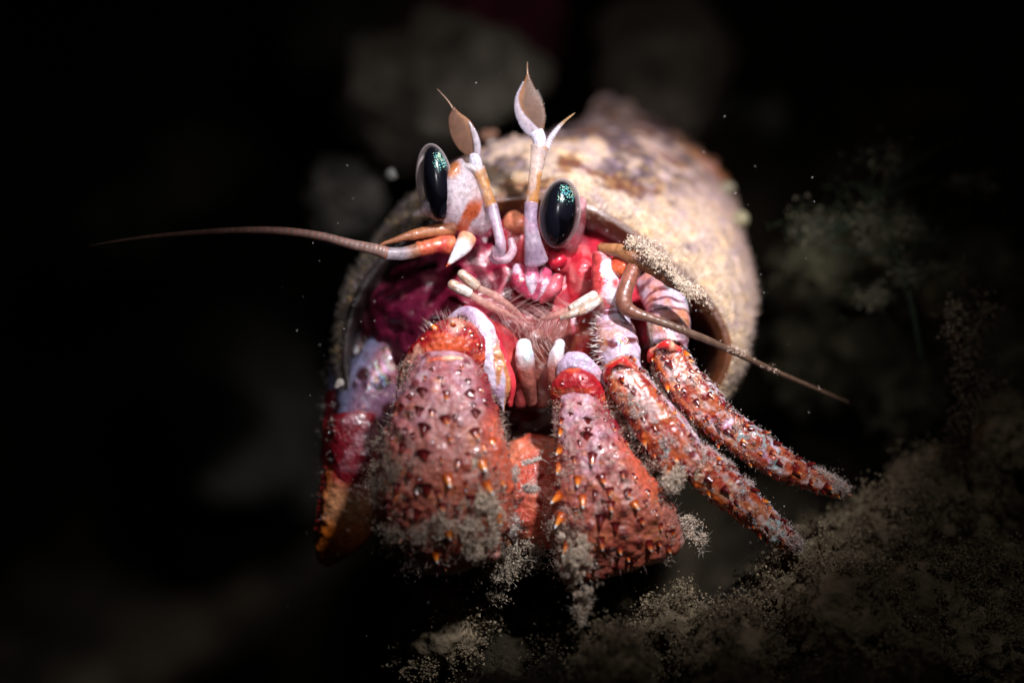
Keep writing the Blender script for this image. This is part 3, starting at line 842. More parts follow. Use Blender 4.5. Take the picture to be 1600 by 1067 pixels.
g_sc = tube([(940, 388, 0.02, 8, 8), (970, 392, -0.08, 11, 9), (1005, 410, -0.15, 12, 9), (1045, 436, -0.2, 10, 8), (1080, 460, -0.24, 6, 5), (1100, 471, -0.25, 2, 2)], 32, 70, (6, 2), lambda s: fbm(s.V * 9, 3, 11) * 3)
skin('antenna_scale', g_sc, m_lip, at, streak((0.14, 0.04, 0.02), (0.34, 0.15, 0.06), 25, 5))

# ---- face: mouthparts between the eyes and the claws
FACE = [  # tube keys, base colour pair, material, name
    ([(868, 403, 0.12, 15, 14), (872, 410, 0.1, 15, 14)], ((0.32, 0.006, 0.02), (0.45, 0.012, 0.03)), m_flesh, 'red_bead'),
    ([(811, 420, 0.1, 11, 10), (812, 440, 0.05, 15, 12), (826, 462, 0.05, 8, 8)], ((0.34, 0.03, 0.07), (0.62, 0.46, 0.56)), m_pearl, 'mouth_petal'),
    ([(830, 418, 0.08, 11, 10), (831, 436, 0.03, 12, 10), (831, 458, 0.05, 7, 6)], ((0.42, 0.10, 0.18), (0.68, 0.58, 0.68)), m_pearl, 'mouth_petal'),
    ([(853, 426, 0.1, 10, 9), (849, 444, 0.04, 12, 10), (836, 465, 0.05, 7, 7)], ((0.40, 0.06, 0.12), (0.66, 0.54, 0.62)), m_pearl, 'mouth_petal'),
    ([(870, 436, 0.08, 10, 10), (862, 455, 0.03, 12, 11), (846, 472, 0.05, 8, 9)], ((0.36, 0.04, 0.06), (0.46, 0.12, 0.15)), m_flesh, 'mouth_petal'),
    ([(800, 346, 0.16, 18, 14), (812, 352, 0.12, 16, 14)], ((0.55, 0.06, 0.04), (0.66, 0.22, 0.12)), m_flesh, 'brow'),
    ([(790, 360, 0.22, 24, 18), (805, 385, 0.2, 28, 18), (800, 415, 0.24, 20, 16)], ((0.30, 0.01, 0.03), (0.50, 0.06, 0.07)), m_flesh, 'brow'),
    ([(858, 385, 0.2, 16, 14), (868, 400, 0.14, 20, 16), (890, 420, 0.2, 18, 16)], ((0.40, 0.01, 0.03), (0.56, 0.06, 0.08)), m_flesh, 'cheek'),
    ([(905, 395, 0.2, 20, 16), (910, 430, 0.14, 26, 18), (900, 470, 0.2, 22, 16)], ((0.46, 0.015, 0.03), (0.60, 0.14, 0.14)), m_flesh, 'cheek'),
    ([(745, 400, 0.3, 26, 18), (765, 440, 0.28, 32, 20), (790, 480, 0.3, 24, 16)], ((0.20, 0.006, 0.02), (0.36, 0.02, 0.05)), m_flesh, 'cheek'),
    ([(925, 490, 0.2, 16, 14), (915, 520, 0.15, 20, 16), (905, 560, 0.2, 16, 14)], ((0.50, 0.04, 0.04), (0.62, 0.20, 0.12)), m_flesh, 'cheek'),
    ([(800, 500, 0.2, 22, 16), (826, 530, 0.14, 26, 16), (842, 570, 0.16, 24, 16), (846, 622, 0.2, 18, 14)], ((0.20, 0.045, 0.03), (0.32, 0.11, 0.085)), m_flesh, 'lower_lip'),
    ([(772, 500, 0.24, 18, 14), (792, 540, 0.2, 22, 16), (806, 590, 0.22, 20, 14), (812, 632, 0.26, 12, 10)], ((0.18, 0.025, 0.025), (0.28, 0.08, 0.065)), m_flesh, 'lower_lip'),
    ([(880, 500, 0.22, 16, 14), (868, 540, 0.2, 20, 14), (858, 600, 0.2, 18, 14)], ((0.20, 0.035, 0.03), (0.32, 0.11, 0.09)), m_flesh, 'lower_lip'),
]
FACE = [([(a, b, c + (0.17 if nm in ('cheek', 'brow') else 0.1 if nm == 'lower_lip' else 0), d, e) for a, b, c, d, e in q], cc, m, nm) for q, cc, m, nm in FACE]
for k, (keys, cc, mt, nm) in enumerate(FACE):
    skin(nm, tube(keys, 40, 40, (keys[0][3] * 0.8, keys[-1][3] * 0.8), (lambda s, k=k: fbm(s.V * 4, 5, 200 + k) * (4 if nm == 'brow' else 7 if mt is m_flesh else 2.5) if k else 0 * s.S)), mt, crab, streak(*cc, 210 + k, 7, -0.15, 0.35))
def feeler(rods, thin):
    f = None
    for keys in rods:
        o = skin('feeler_rod' if f else 'mouth_feeler', tube(keys, 32, 30, (8, 4)), m_pearl, f or crab, lambda s: mix((0.46, 0.30, 0.22), (0.62, 0.56, 0.50), step(-0.2, 0.2, fbm(s.V * 8, 3, 33))))
        f = f or o
    for keys in thin:
        skin('feeler_joint', tube(keys, 24, 40, (4, 4)), m_soft, f, lambda s: mix((0.60, 0.36, 0.28), (0.50, 0.20, 0.17), s.S))
    return f
f1 = feeler([[(707, 445, -0.1, 8.5, 8), (720, 452, -0.1, 9, 8), (734, 459, -0.08, 8, 8)], [(722, 429, -0.06, 8, 8), (733, 438, -0.06, 8.5, 8), (745, 448, -0.05, 8, 8)]],
            [[(738, 462, -0.08, 6, 6), (762, 476, -0.05, 7, 6), (790, 490, 0.02, 5.5, 5), (824, 514, 0.1, 3, 3)], [(748, 450, -0.05, 5.5, 5), (772, 462, -0.02, 6.5, 6), (800, 482, 0.04, 5, 5), (826, 506, 0.1, 3, 3)]])
f2 = feeler([[(927, 462, -0.1, 8, 8), (910, 472, -0.12, 8, 8), (893, 483, -0.12, 8, 8)], [(934, 470, -0.14, 7, 7), (918, 481, -0.15, 7.5, 7), (905, 488, -0.15, 7, 7)], [(900, 488, -0.15, 7, 7), (888, 493, -0.14, 6, 6), (878, 496, -0.12, 4, 4)]],
            [[(893, 484, -0.1, 7, 7), (870, 492, -0.08, 6, 6), (838, 502, -0.02, 2, 2)], [(934, 466, -0.1, 8, 8), (938, 482, -0.02, 8, 8), (930, 495, 0.1, 8, 8)]])
def feather(parent, p0, p1, n, side_l, lean, color, rad=0.0016):
    t = rng.random(n)
    b = P(p0[0] + (p1[0] - p0[0]) * t, p0[1] + (p1[1] - p0[1]) * t, p0[2] + (p1[2] - p0[2]) * t)
    ax = unit(P(*p1) - P(*p0))
    nrm = np.cross(FW, ax)
    sg = np.where(rng.random(n) < 0.5, 1.0, -1.0)[:, None]
    d = nrm * sg * side_l + ax * lean - FW * rng.uniform(-0.1, 0.5, (n, 1)) + rng.normal(size=(n, 3)) * 0.12
    n = len(b)
    hairs('setae', b, d, rng.uniform(0.12, 0.26, n), rad, m_hair, parent, bend=ax * 0.4, cols=np.repeat(np.array([color]), n, 0), kind='stuff')
feather(f2, (905, 486, -0.12), (842, 502, -0.04), 90, 1.0, 0.7, (0.70, 0.42, 0.38))
feather(f1, (745, 462, -0.06), (822, 512, 0.04), 26, 0.5, 0.9, (0.75, 0.5, 0.45))
feather(body, (770, 470, 0.05), (850, 500, 0.05), 60, 0.7, 0.5, (0.72, 0.40, 0.38), 0.0011)
feather(body, (800, 520, 0.05), (880, 520, 0.05), 50, 1.0, 0.2, (0.80, 0.50, 0.46), 0.0011)
feather(body, (822, 548, 0.0), (858, 530, 0.0), 22, 1.0, 0.1, (0.8, 0.55, 0.5))
def lobe_col(s):
    c = irid(np.broadcast_to(np.array([0.74, 0.72, 0.76]), s.V.shape), s.V, 45, 0.8, 6)
    return mix(c, (0.26, 0.08, 0.06), step(0.12, 0.48, s.S + 0.10 * fbm(s.V * 7, 3, 44)))  # brightly lit top put into the colour, translucent brown below
for keys in ([(818, 540, -0.02, 12, 12), (820, 560, -0.08, 15, 14), (824, 592, -0.06, 14, 13), (831, 626, 0.05, 9, 10)],
             [(874, 540, -0.02, 8, 10), (868, 562, -0.1, 12, 13), (865, 590, -0.1, 12, 12), (868, 624, 0.0, 7, 8)]):
    skin('pearly_lobe', tube(keys, 40, 50, (10, 8), lambda s: fbm(s.V * 8, 3, 46) * 2), m_pearl, crab, lobe_col)

# ---- claws
def palm_disp(seed):
    def f(s):
        d, i = cells(s.V * 7.5, seed)
        d2, i2 = cells(s.V * 17, seed + 3)
        return fbm(s.V * 2.2, 3, seed) * 7 + np.maximum(0.5 - d, 0) * 13 * (0.3 + i) + np.maximum(0.5 - d2, 0) * 4
    return f
def palm_col(seed, top_v, edge_u=None):
    def f(s):
        u, v, d = UV(s.V)
        n, n2 = fbm(s.V * 3.2, 4, seed), fbm(s.V * 9, 4, seed + 1)
        c = mix((0.43, 0.105, 0.06), (0.42, 0.155, 0.12), step(-0.3, 0.4, n))
        lilac = step(top_v + 190, top_v + 10, v + 60 * n)
        c = mix(c, (0.36, 0.14, 0.18), 0.7 * lilac)
        vein, _i = cells(s.V * 6 + 0.25 * n2[..., None], seed + 31)
        c = mix(c, (0.46, 0.32, 0.42), 0.55 * lilac * step(0.5, 0.75, vein))
        c = mix(c, (0.60, 0.20, 0.06), 0.6 * step(0.15, 0.5, n2))
        c = mix(c, (0.24, 0.03, 0.022), 0.5 * step(0.1, 0.4, fbm(s.V * 6, 4, seed + 19)))
        c = mix(c, (0.55, 0.42, 0.38), 0.5 * step(0.2, 0.55, -n2))
        dd, ii_ = cells(s.V * 7.5, seed)
        c = mix(c, (0.13, 0.012, 0.014), 0.85 * step(0.34, 0.2, dd) * (ii_ > 0.2))
        edge = step(0.50, 0.86, -np.cos(s.PHI) + 0.12 * n)
        c = mix(c, (0.20, 0.006, 0.014), 0.95 * edge * step(0.42, 0.25, s.S + 0.05 * n))
        c = mix(c, (0.62, 0.10, 0.045), 0.8 * edge * step(0.25, 0.42, s.S + 0.05 * n) * step(0.85, 0.6, s.S))
        return c
    return f
def claw(pk, seed, top_v, cap):
    g = tube(pk, 210, 190, cap, palm_disp(seed), 0.92)
    o = skin('claw', g, m_chitin, crab, palm_col(seed, top_v))
    return o, g
c1, gc1 = claw([(704, 560, -0.22, 40, 34), (699, 592, -0.32, 60, 52), (696, 640, -0.42, 82, 64), (694, 700, -0.48, 98, 72), (696, 760, -0.48, 104, 72), (702, 820, -0.42, 97, 64), (712, 866, -0.32, 70, 46)], 620, 565, (22, 24))
c2, gc2 = claw([(902, 622, -0.16, 28, 28), (911, 655, -0.24, 42, 40), (922, 705, -0.32, 58, 52), (940, 765, -0.36, 80, 58), (960, 825, -0.34, 96, 56), (974, 870, -0.28, 97, 44)], 640, 620, (18, 24))
# wrist and arm of the left claw in the picture
def wrist_col(seed):
    def f(s):
        n, n2 = fbm(s.V * 5, 4, seed), fbm(s.V * np.array([4, 4, 14.0]), 4, seed + 2)
        c = mix((0.30, 0.008, 0.014), (0.58, 0.09, 0.03), step(-0.15, 0.4, n2))
        return mix(c, (0.70, 0.40, 0.28), 0.6 * step(0.25, 0.5, n))
    return f
gw = tube([(752, 588, -0.12, 16, 20), (738, 556, -0.2, 34, 30), (708, 534, -0.28, 36, 34), (672, 548, -0.28, 28, 30), (640, 590, -0.2, 18, 22), (626, 614, -0.12, 6, 10)], 72, 120, (10, 6), lambda s: fbm(s.V * 6, 4, 31) * 5)
w1 = skin('wrist', gw, m_chitin, c1, wrist_col(32))
skin('wrist_ridge', tube([(632, 598, -0.32, 4, 5), (655, 572, -0.45, 5, 6), (690, 562, -0.52, 5, 6), (722, 563, -0.48, 5, 6), (748, 588, -0.34, 4, 5), (764, 622, -0.25, 3, 4)], 20, 80, (4, 3), lambda s: fbm(s.V * 10, 3, 35) * 2), m_chitin, c1, streak((0.60, 0.10, 0.06), (0.80, 0.46, 0.30), 36, 7))
skin('arm', tube([(800, 590, 0.5, 42, 40), (770, 560, 0.2, 52, 46), (735, 535, 0.0, 48, 42)], 64, 50, (20, 14), lambda s: fbm(s.V * 5, 4, 37) * 5), m_flesh, c1, streak((0.28, 0.01, 0.02), (0.52, 0.08, 0.07), 38, 5))
skin('arm_rim', tube([(706, 496, -0.14, 4, 7), (722, 488, -0.18, 9, 8), (740, 495, -0.22, 14, 8), (755, 520, -0.26, 18, 8), (768, 560, -0.28, 19, 8), (780, 600, -0.26, 17, 8), (787, 640, -0.2, 3, 4)], 56, 130, (5, 5), lambda s: fbm(s.V * 6, 4, 39) * 5), m_pearl, c1,
     lambda s: mix(mix((0.62, 0.56, 0.68), (0.44, 0.30, 0.44), step(-0.1, 0.4, fbm(s.V * 5, 3, 40))), (0.50, 0.20, 0.08), step(0.25, 0.6, s.S) * step(-0.25, 0.25, fbm(s.V * np.array([16, 9, 2.5]), 3, 41) - 0.9 * np.cos(s.PHI) - 0.25)))
bristles_later = True
skin('arm_edge', tube([(728, 480, -0.06, 4, 8), (748, 488, -0.1, 5, 9), (768, 515, -0.12, 7, 10), (786, 558, -0.13, 8, 10), (798, 602, -0.12, 8, 10), (797, 632, -0.08, 4, 6)], 28, 90, (4, 4), lambda s: fbm(s.V * 8, 3, 42) * 2.5), m_flesh, c1, streak((0.42, 0.01, 0.03), (0.62, 0.05, 0.06), 43, 6))
# wrist and arm of the right claw
gw2 = tube([(872, 640, -0.12, 6, 9), (876, 612, -0.2, 16, 16), (896, 596, -0.24, 22, 22), (920, 612, -0.22, 24, 24), (945, 645, -0.14, 18, 20), (968, 676, -0.06, 8, 10)], 60, 100, (6, 6), lambda s: fbm(s.V * 7, 4, 51) * 4)
w2 = skin('wrist', gw2, m_chitin, c2, wrist_col(52))
skin('arm', tube([(862, 600, 0.5, 34, 34), (880, 590, 0.2, 34, 32), (898, 585, 0.0, 30, 28)], 48, 40, (14, 10), lambda s: fbm(s.V * 6, 3, 53) * 4), m_flesh, c2, streak((0.40, 0.10, 0.10), (0.58, 0.30, 0.30), 54, 5))
def rim2(s):
    u, v, d = UV(s.V)
    c = mix((0.46, 0.36, 0.48), (0.42, 0.12, 0.05), step(0.3, 0.6, s.S + 0.2 * fbm(s.V * 5, 3, 55)))
    return mix(c, (0.08, 0.012, 0.012), step(13, 8, np.hypot((u - 897) / 1.4, v - 583)))
skin('arm_rim', tube([(878, 588, -0.16, 9, 9), (895, 570, -0.22, 20, 11), (917, 582, -0.22, 20, 10), (941, 614, -0.18, 18, 9), (964, 648, -0.1, 13, 8), (982, 678, -0.04, 3, 4)], 48, 100, (7, 5), lambda s: fbm(s.V * 6, 4, 56) * 5), m_pearl, c2, rim2)
skin('pale_flank', tube([(874, 610, -0.1, 6, 10), (870, 640, -0.1, 7, 10), (868, 668, -0.06, 4, 7)], 24, 40, (5, 4)), m_pearl, c2, (0.62, 0.42, 0.46))
# the finger of the right claw, out of focus in the gap behind
g_fg = tube([(832, 702, 0.34, 48, 34), (834, 745, 0.22, 58, 42), (838, 795, 0.14, 58, 42), (846, 845, 0.2, 40, 28)], 90, 80, (16, 16), palm_disp(660), 0.95)
skin('claw_finger', g_fg, m_chitin, c2, lambda s: mix((0.46, 0.07, 0.04), (0.60, 0.17, 0.09), step(-0.3, 0.4, fbm(s.V * 5, 4, 57))))

# spines of the left claw
SP1 = [(697, 615, 20, 7, 'm'), (696, 654, 24, 8, 'm'), (701, 683, 20, 6, 'm'), (698, 746, 30, 7, 'o'), (736, 618, 20, 8, 'd'), (742, 645, 20, 8, 'd'), (743, 675, 26, 8, 'm'), (731, 708, 16, 5, 'm'), (754, 722, 26, 9, 'o'),
       (760, 756, 34, 8, 'o'), (775, 800, 40, 10, 'o'), (756, 698, 14, 5, 'o'), (660, 612, 14, 8, 'd'), (655, 640, 16, 8, 'd'), (662, 668, 18, 9, 'd'), (675, 645, 14, 6, 'm'), (714, 722, 18, 6, 'm'), (640, 738, 18, 8, 'd'),
       (662, 712, 18, 10, 'd'), (664, 764, 20, 10, 'd'), (640, 650, 14, 7, 'd'), (688, 592, 12, 6, 'd'), (718, 582, 10, 5, 'd'), (730, 596, 14, 6, 'd'), (676, 578, 10, 5, 'd'), (690, 716, 14, 5, 'm'), (628, 700, 14, 7, 'd'),
       (620, 760, 16, 8, 'd'), (652, 800, 18, 8, 'd'), (690, 792, 18, 7, 'm'), (700, 830, 22, 7, 'o'), (735, 780, 18, 7, 'd'), (726, 755, 12, 5, 'm'), (769, 690, 16, 6, 'o'), (783, 752, 14, 5, 'o'), (790, 842, 26, 7, 'o'),
       (680, 864, 22, 7, 'o'), (640, 838, 18, 7, 'd'), (612, 720, 14, 6, 'd'), (605, 790, 16, 6, 'd'), (710, 660, 10, 4, 'm'), (676, 690, 10, 4, 'd'), (725, 640, 9, 4, 'd'), (712, 600, 9, 4, 'd'), (644, 680, 12, 6, 'd'), (650, 770, 14, 6, 'd'),
       (685, 772, 16, 6, 'm'), (712, 795, 16, 6, 'd'), (640, 620, 12, 6, 'd'), (715, 702, 9, 4, 'd')]
spines_px(c1, gc1, SP1, (0.02, -0.75))
SP2 = [(876, 672, 20, 6, 'o'), (875, 700, 24, 7, 'o'), (873, 728, 28, 7, 'o'), (873, 772, 30, 7, 'o'), (877, 806, 34, 7, 'o'), (886, 850, 28, 7, 'o'), (878, 656, 14, 5, 'm'), (917, 680, 15, 9, 'd'), (917, 657, 12, 7, 'd'), (925, 712, 24, 7, 'm'), (902, 748, 20, 6, 'o'),
       (910, 776, 28, 7, 'o'), (938, 745, 24, 7, 'm'), (953, 766, 18, 7, 'm'), (955, 788, 22, 7, 'm'), (992, 786, 26, 6, 'o'), (982, 768, 16, 6, 'm'), (972, 740, 14, 6, 'm'), (938, 700, 10, 5, 'd'), (938, 808, 22, 8, 'd'), (937, 842, 26, 7, 'm'),
       (970, 856, 22, 7, 'm'), (1014, 850, 24, 7, 'm'), (1044, 856, 22, 6, 'm'), (1001, 812, 16, 6, 'm'), (1024, 800, 14, 5, 'm'), (981, 870, 16, 6, 'm'), (918, 870, 18, 6, 'm'), (1050, 830, 16, 6, 'm'), (1032, 822, 16, 6, 'm'), (954, 720, 12, 5, 'm'),
       (989, 742, 12, 5, 'm'), (1012, 770, 14, 5, 'm'), (897, 716, 12, 5, 'm'), (905, 690, 10, 4, 'd'), (900, 800, 18, 6, 'm'), (905, 830, 20, 6, 'm'), (962, 820, 18, 7, 'd'), (930, 770, 14, 5, 'd'), (892, 648, 10, 5, 'd')]
spines_px(c2, gc2, SP2, (0.0, -0.75))
for c_, g_, n_, sd in ((c1, gc1, 44, 1), (c2, gc2, 38, 2)):
    V, Nn = g_.V.reshape(-1, 3), g_.N.reshape(-1, 3)
    ok = np.where((Nn @ FW < 0.15) & (g_.S.reshape(-1) > 0.1))[0]
    for i in rng.choice(ok, n_, replace=False):
        L = rng.uniform(5, 11) / 200
        put_spine(c_, V[i] - Nn[i] * 0.01, unit(Nn[i] * 0.8 - UP * 0.6 + rng.normal(size=3) * 0.15), L, L * rng.uniform(0.4, 0.6), ME_SP if rng.random() < 0.3 else ME_SPD)
for c_, g_, sp in ((w1, gw, [(680, 512, 20, 6, 'o'), (708, 508, 13, 6, 'm'), (736, 520, 12, 6, 'm'), (725, 512, 10, 5, 'm'), (750, 540, 12, 5, 'm'), (660, 530, 12, 5, 'm'), (640, 566, 10, 4, 'm')]), (w2, gw2, [(880, 600, 10, 4, 'd'), (912, 592, 9, 4, 'd')])):
    spines_px(c_, g_, sp, (-0.5, 0.3))

# bristles of the claws
def bristles(parent, g, n, L, color, mask=None, rad=0.0035, lean=(0, 0)):
    V, Nn = g.V.reshape(-1, 3), g.N.reshape(-1, 3)
    w = (Nn @ FW < 0.3)
    if mask is not None:
        w = w & mask(g).reshape(-1)
    ok = np.where(w)[0]
    i = rng.choice(ok, n)
    d = Nn[i] + RT * lean[0] + UP * lean[1] + rng.normal(size=(n, 3)) * 0.35
    hairs('bristles', V[i], d, rng.uniform(*L, n), rad, m_hair, parent, cols=np.repeat(np.array([color]), n, 0) * rng.uniform(0.6, 1.2, (n, 1)), kind='stuff')
bristles(c1, gc1, 500, (0.04, 0.12), (0.62, 0.42, 0.34), rad=0.002)
bristles(c2, gc2, 450, (0.04, 0.11), (0.62, 0.42, 0.34), rad=0.002)
bristles(w1, gw, 60, (0.05, 0.14), (0.75, 0.55, 0.48), lambda s: UV(s.V)[1] < 520, 0.0022, (-0.3, 0.5))
dust(gc1, 230, 20, lambda s: step(590, 760, UV(s.V)[1]) + 0.3)
dust(gc1, 45, 60, lambda s: step(680, 840, UV(s.V)[1]), 0.06, 0.03)
dust(gc1, 130, 40, lambda s: step(640, 595, UV(s.V)[0]) * step(650, 730, UV(s.V)[1]), 0.07, 0.024, a=(0.28, 0.20, 0.14), b=(0.46, 0.36, 0.28))
dust(gc2, 190, 18, lambda s: step(640, 800, UV(s.V)[1]) + 0.25)
dust(gc2, 26, 50, lambda s: step(720, 860, UV(s.V)[1]), 0.05, 0.026)
dust(g_fg, 60, 20)
for g_ in (gc1, gc2, gw, gw2, g_fg):
    dust(g_, 420, 3, None, 0.006, 0.014, (0.0015, 0.0042))
dust(gw, 26, 14)

# ---- walking legs
def leg_disp(seed, amp=1.0):
    def f(s):
        d, i = cells(s.V * 11, seed)
        return (fbm(s.V * 3, 3, seed) * 5 + np.maximum(0.5 - d, 0) * 7 * (0.3 + i)) * amp
    return f
def leg_col(seed, under=0.75):
    def f(s):
        n, n2 = fbm(s.V * 5, 4, seed), fbm(s.V * 13, 3, seed + 1)
        st = fbm(np.stack([np.cos(s.PHI) * 3.2, np.sin(s.PHI) * 3.2, s.S * 4.5], -1), 4, seed + 23)
        c = mix((0.42, 0.085, 0.03), (0.48, 0.21, 0.11), step(-0.2, 0.4, n))
        c = mix(c, (0.64, 0.50, 0.50), 0.6 * step(0.1, 0.32, st))
        c = mix(c, (0.30, 0.012, 0.012), 0.65 * step(0.12, 0.32, -st))
        c = mix(c, (0.60, 0.48, 0.46), 0.6 * step(0.15, 0.5, n2))
        d, i = cells(s.V * 8.5, seed + 7)
        c = mix(c, (0.17, 0.008, 0.010), 0.92 * step(0.38, 0.24, d + 0.08 * n2) * (i > 0.3))
        c = mix(c, (0.26, 0.010, 0.010), 0.85 * step(0.26, 0.10, np.abs(s.PHI - 2.35 + 0.25 * n)) * step(-0.1, 0.15, n2 + 0.1))
        c = mix(c, (0.55, 0.10, 0.014), min(1, under + 0.2) * step(0.45, 0.7, np.cos(s.PHI) + 0.1 * n))
        c = mix(c, (0.22, 0.008, 0.006), under * step(0.1, 0.4, n2) * step(0.5, 0.7, np.cos(s.PHI)))
        c = irid(c, s.V, seed + 11, 0.65 * step(0.2, 0.7, np.sin(s.PHI)) * step(0.05, 0.3, fbm(s.V * 22, 3, seed + 17)), 5)
        return mix(c, (0.62, 0.52, 0.66), 0.8 * step(0.82, 0.96, -np.cos(s.PHI) + 0.05 * n))
    return f
def merus_col(seed, base=((0.60, 0.50, 0.64), (0.50, 0.34, 0.42)), bands=5):
    def f(s):
        n = fbm(s.V * 6, 4, seed)
        c = mix(*base, step(-0.3, 0.3, n))
        b = np.abs(((s.S + 0.10 * n + 0.03 * np.cos(s.PHI * 2)) * bands) % 1 - 0.5)
        c = mix(c, (0.12, 0.015, 0.015), 0.95 * step(0.21, 0.11, b) * step(-0.3, 0.05, fbm(s.V * 4.5, 3, seed + 4) + 0.1))
        return irid(mix(c, (0.55, 0.25, 0.10), 0.5 * step(0.15, 0.4, n)), s.V, seed + 8, 0.3)
    return f
def bridge(s):
    n = fbm(s.V * 7, 3, 3)
    return mix((0.55, 0.02, 0.02), (0.80, 0.40, 0.26), step(-0.1, 0.4, n))
def walking_leg(thigh, shin, foot, seed, tcol, scol, fcol, joint=None):
    gt = tube(thigh, 90, 90, (12, 8), leg_disp(seed, 0.6))
    lg = skin('walking_leg', gt, m_pearl, crab, tcol)
    gs = tube(shin, 110, 130, (14, 5), leg_disp(seed + 10), 0.76)
    skin('shin', gs, m_leg, lg, scol)
    gf = tube(foot, 100, 140, (12, 8), leg_disp(seed + 20), 0.78)
    skin('foot', gf, m_leg, lg, fcol)
    if joint:
        skin('red_joint', tube(joint, 28, 40, (5, 5), lambda s: fbm(s.V * 9, 3, 8) * 5), m_flesh, lg, bridge)
    return lg, gt, gs, gf
lA = walking_leg([(955, 470, 0.18, 20, 22), (958, 505, 0.02, 27, 26), (966, 545, -0.12, 33, 30), (975, 585, -0.18, 26, 26)],
                 [(968, 574, -0.24, 25, 26), (990, 612, -0.3, 31, 31), (1022, 660, -0.34, 35, 33), (1062, 710, -0.34, 35, 32), (1080, 730, -0.32, 30, 28)],
                 [(1080, 714, -0.3, 29, 27), (1118, 748, -0.3, 30, 28), (1170, 792, -0.25, 26, 25), (1215, 832, -0.16, 20, 20), (1242, 852, -0.1, 12, 13)],
                 710, merus_col(711), leg_col(712, 0.5), leg_col(713),
                 [(948, 594, -0.28, 4, 5), (951, 576, -0.37, 5, 6), (970, 565, -0.42, 6, 6), (990, 575, -0.36, 4, 6)])
lB = walking_leg([(1020, 440, 0.42, 30, 28), (1040, 475, 0.28, 34, 30), (1044, 515, 0.1, 34, 30), (1045, 552, 0.02, 27, 26)],
                 [(1040, 548, -0.02, 26, 26), (1058, 582, -0.08, 29, 29), (1090, 624, -0.1, 31, 30), (1126, 664, -0.08, 28, 27), (1138, 678, -0.06, 26, 24)],
                 [(1132, 662, -0.06, 26, 25), (1172, 694, -0.06, 28, 26), (1222, 726, 0.0, 24, 23), (1276, 750, 0.08, 18, 18), (1314, 766, 0.14, 9, 10)],
                 740, merus_col(741, ((0.58, 0.46, 0.56), (0.52, 0.18, 0.14)), 6), leg_col(742, 0.9), leg_col(743, 1.0),
                 [(1014, 562, -0.06, 4, 5), (1020, 546, -0.16, 5, 6), (1040, 538, -0.2, 6, 6), (1058, 546, -0.14, 4, 6)])
skin('orange_flange', tube([(1022, 570, 0.05, 8, 12), (1045, 622, 0.04, 12, 14), (1085, 662, 0.05, 13, 14), (1118, 684, 0.06, 6, 8)], 32, 60, (5, 5)), m_soft, lB[0], streak((0.62, 0.22, 0.07), (0.70, 0.40, 0.30), 745, 4))
skin('pale_flange', tube([(1008, 592, -0.14, 4, 7), (1038, 626, -0.2, 5, 8), (1066, 656, -0.22, 6, 8), (1086, 680, -0.24, 3, 5)], 24, 60, (4, 4), lambda s: fbm(s.V * 8, 3, 5) * 4), m_pearl, lA[0], streak((0.30, 0.08, 0.07), (0.50, 0.36, 0.46), 746, 7))
for L, (gs, gf) in ((lA[0], lA[2:]), (lB[0], lB[2:])):
    for g in (gs, gf):
        dust(g, 170, 20, lambda s: step(0.6, 0.1, np.cos(s.PHI)) * (0.3 + s.S), 0.014, 0.018, a=(0.42, 0.31, 0.25), b=(0.72, 0.62, 0.58))
        V, Nn = g.V.reshape(-1, 3), g.N.reshape(-1, 3)
        ax = unit(g.V[-1].mean(0) - g.V[0].mean(0))
        for ph_, n_ in ((0.62, 11), (2.62, 10), (1.5, 8)):
            for t in np.linspace(0.08, 0.93, n_):
                i = int((t + rng.uniform(-0.02, 0.02)) * (g.V.shape[0] - 1)); j = int((ph_ + rng.uniform(-0.12, 0.12)) / (2 * math.pi) * g.V.shape[1])
                l = rng.uniform(7, 15) / 200
                put_spine(L, g.V[i, j] - g.N[i, j] * 0.01, unit(g.N[i, j] * 0.7 + ax * 0.8), l, l * rng.uniform(0.32, 0.45), [ME_SPD, ME_SP, ME_SPO][rng.choice(3, p=[0.6, 0.25, 0.15])])
        ok = np.where((Nn @ FW < -0.15) & (g.S.reshape(-1) > 0.05))[0]
        for i in rng.choice(ok, 14, replace=False):
            l = rng.uniform(5, 10) / 200
            put_spine(L, V[i] - Nn[i] * 0.01, unit(Nn[i] * 0.7 + ax * 0.7), l, l * rng.uniform(0.4, 0.6), [ME_SP, ME_SPD, ME_SPD][rng.integers(0, 3)])
    for g in (gs, gf):
        dust(g, 420, 3, None, 0.006, 0.014, (0.0015, 0.0042))
    bristles(L, gf, 90, (0.02, 0.055), (0.6, 0.45, 0.36), rad=0.0016)
    bristles(L, gs, 70, (0.02, 0.055), (0.6, 0.45, 0.36), rad=0.0016)
dust(lA[2], 30, 34, lambda s: step(640, 740, UV(s.V)[1]) * step(0.2, 0.8, np.cos(s.PHI)), 0.09, 0.03)
dust(lA[3], 3, 30, lambda s: step(0.75, 0.95, s.S), 0.06, 0.025)
dust(lB[3], 4, 30, lambda s: step(0.8, 0.95, s.S), 0.08, 0.03)
bristles(lA[0], lA[1], 90, (0.05, 0.1), (0.8, 0.7, 0.66), lambda s: UV(s.V)[0] < 945, 0.004, (-0.6, 0.1))
skin('toe', tube([(1300, 764, 0.1, 11, 11), (1316, 768, 0.14, 8, 8), (1327, 773, 0.16, 3, 3)], 24, 30, (3, 5), leg_disp(760)), m_leg, lB[0], leg_col(761))

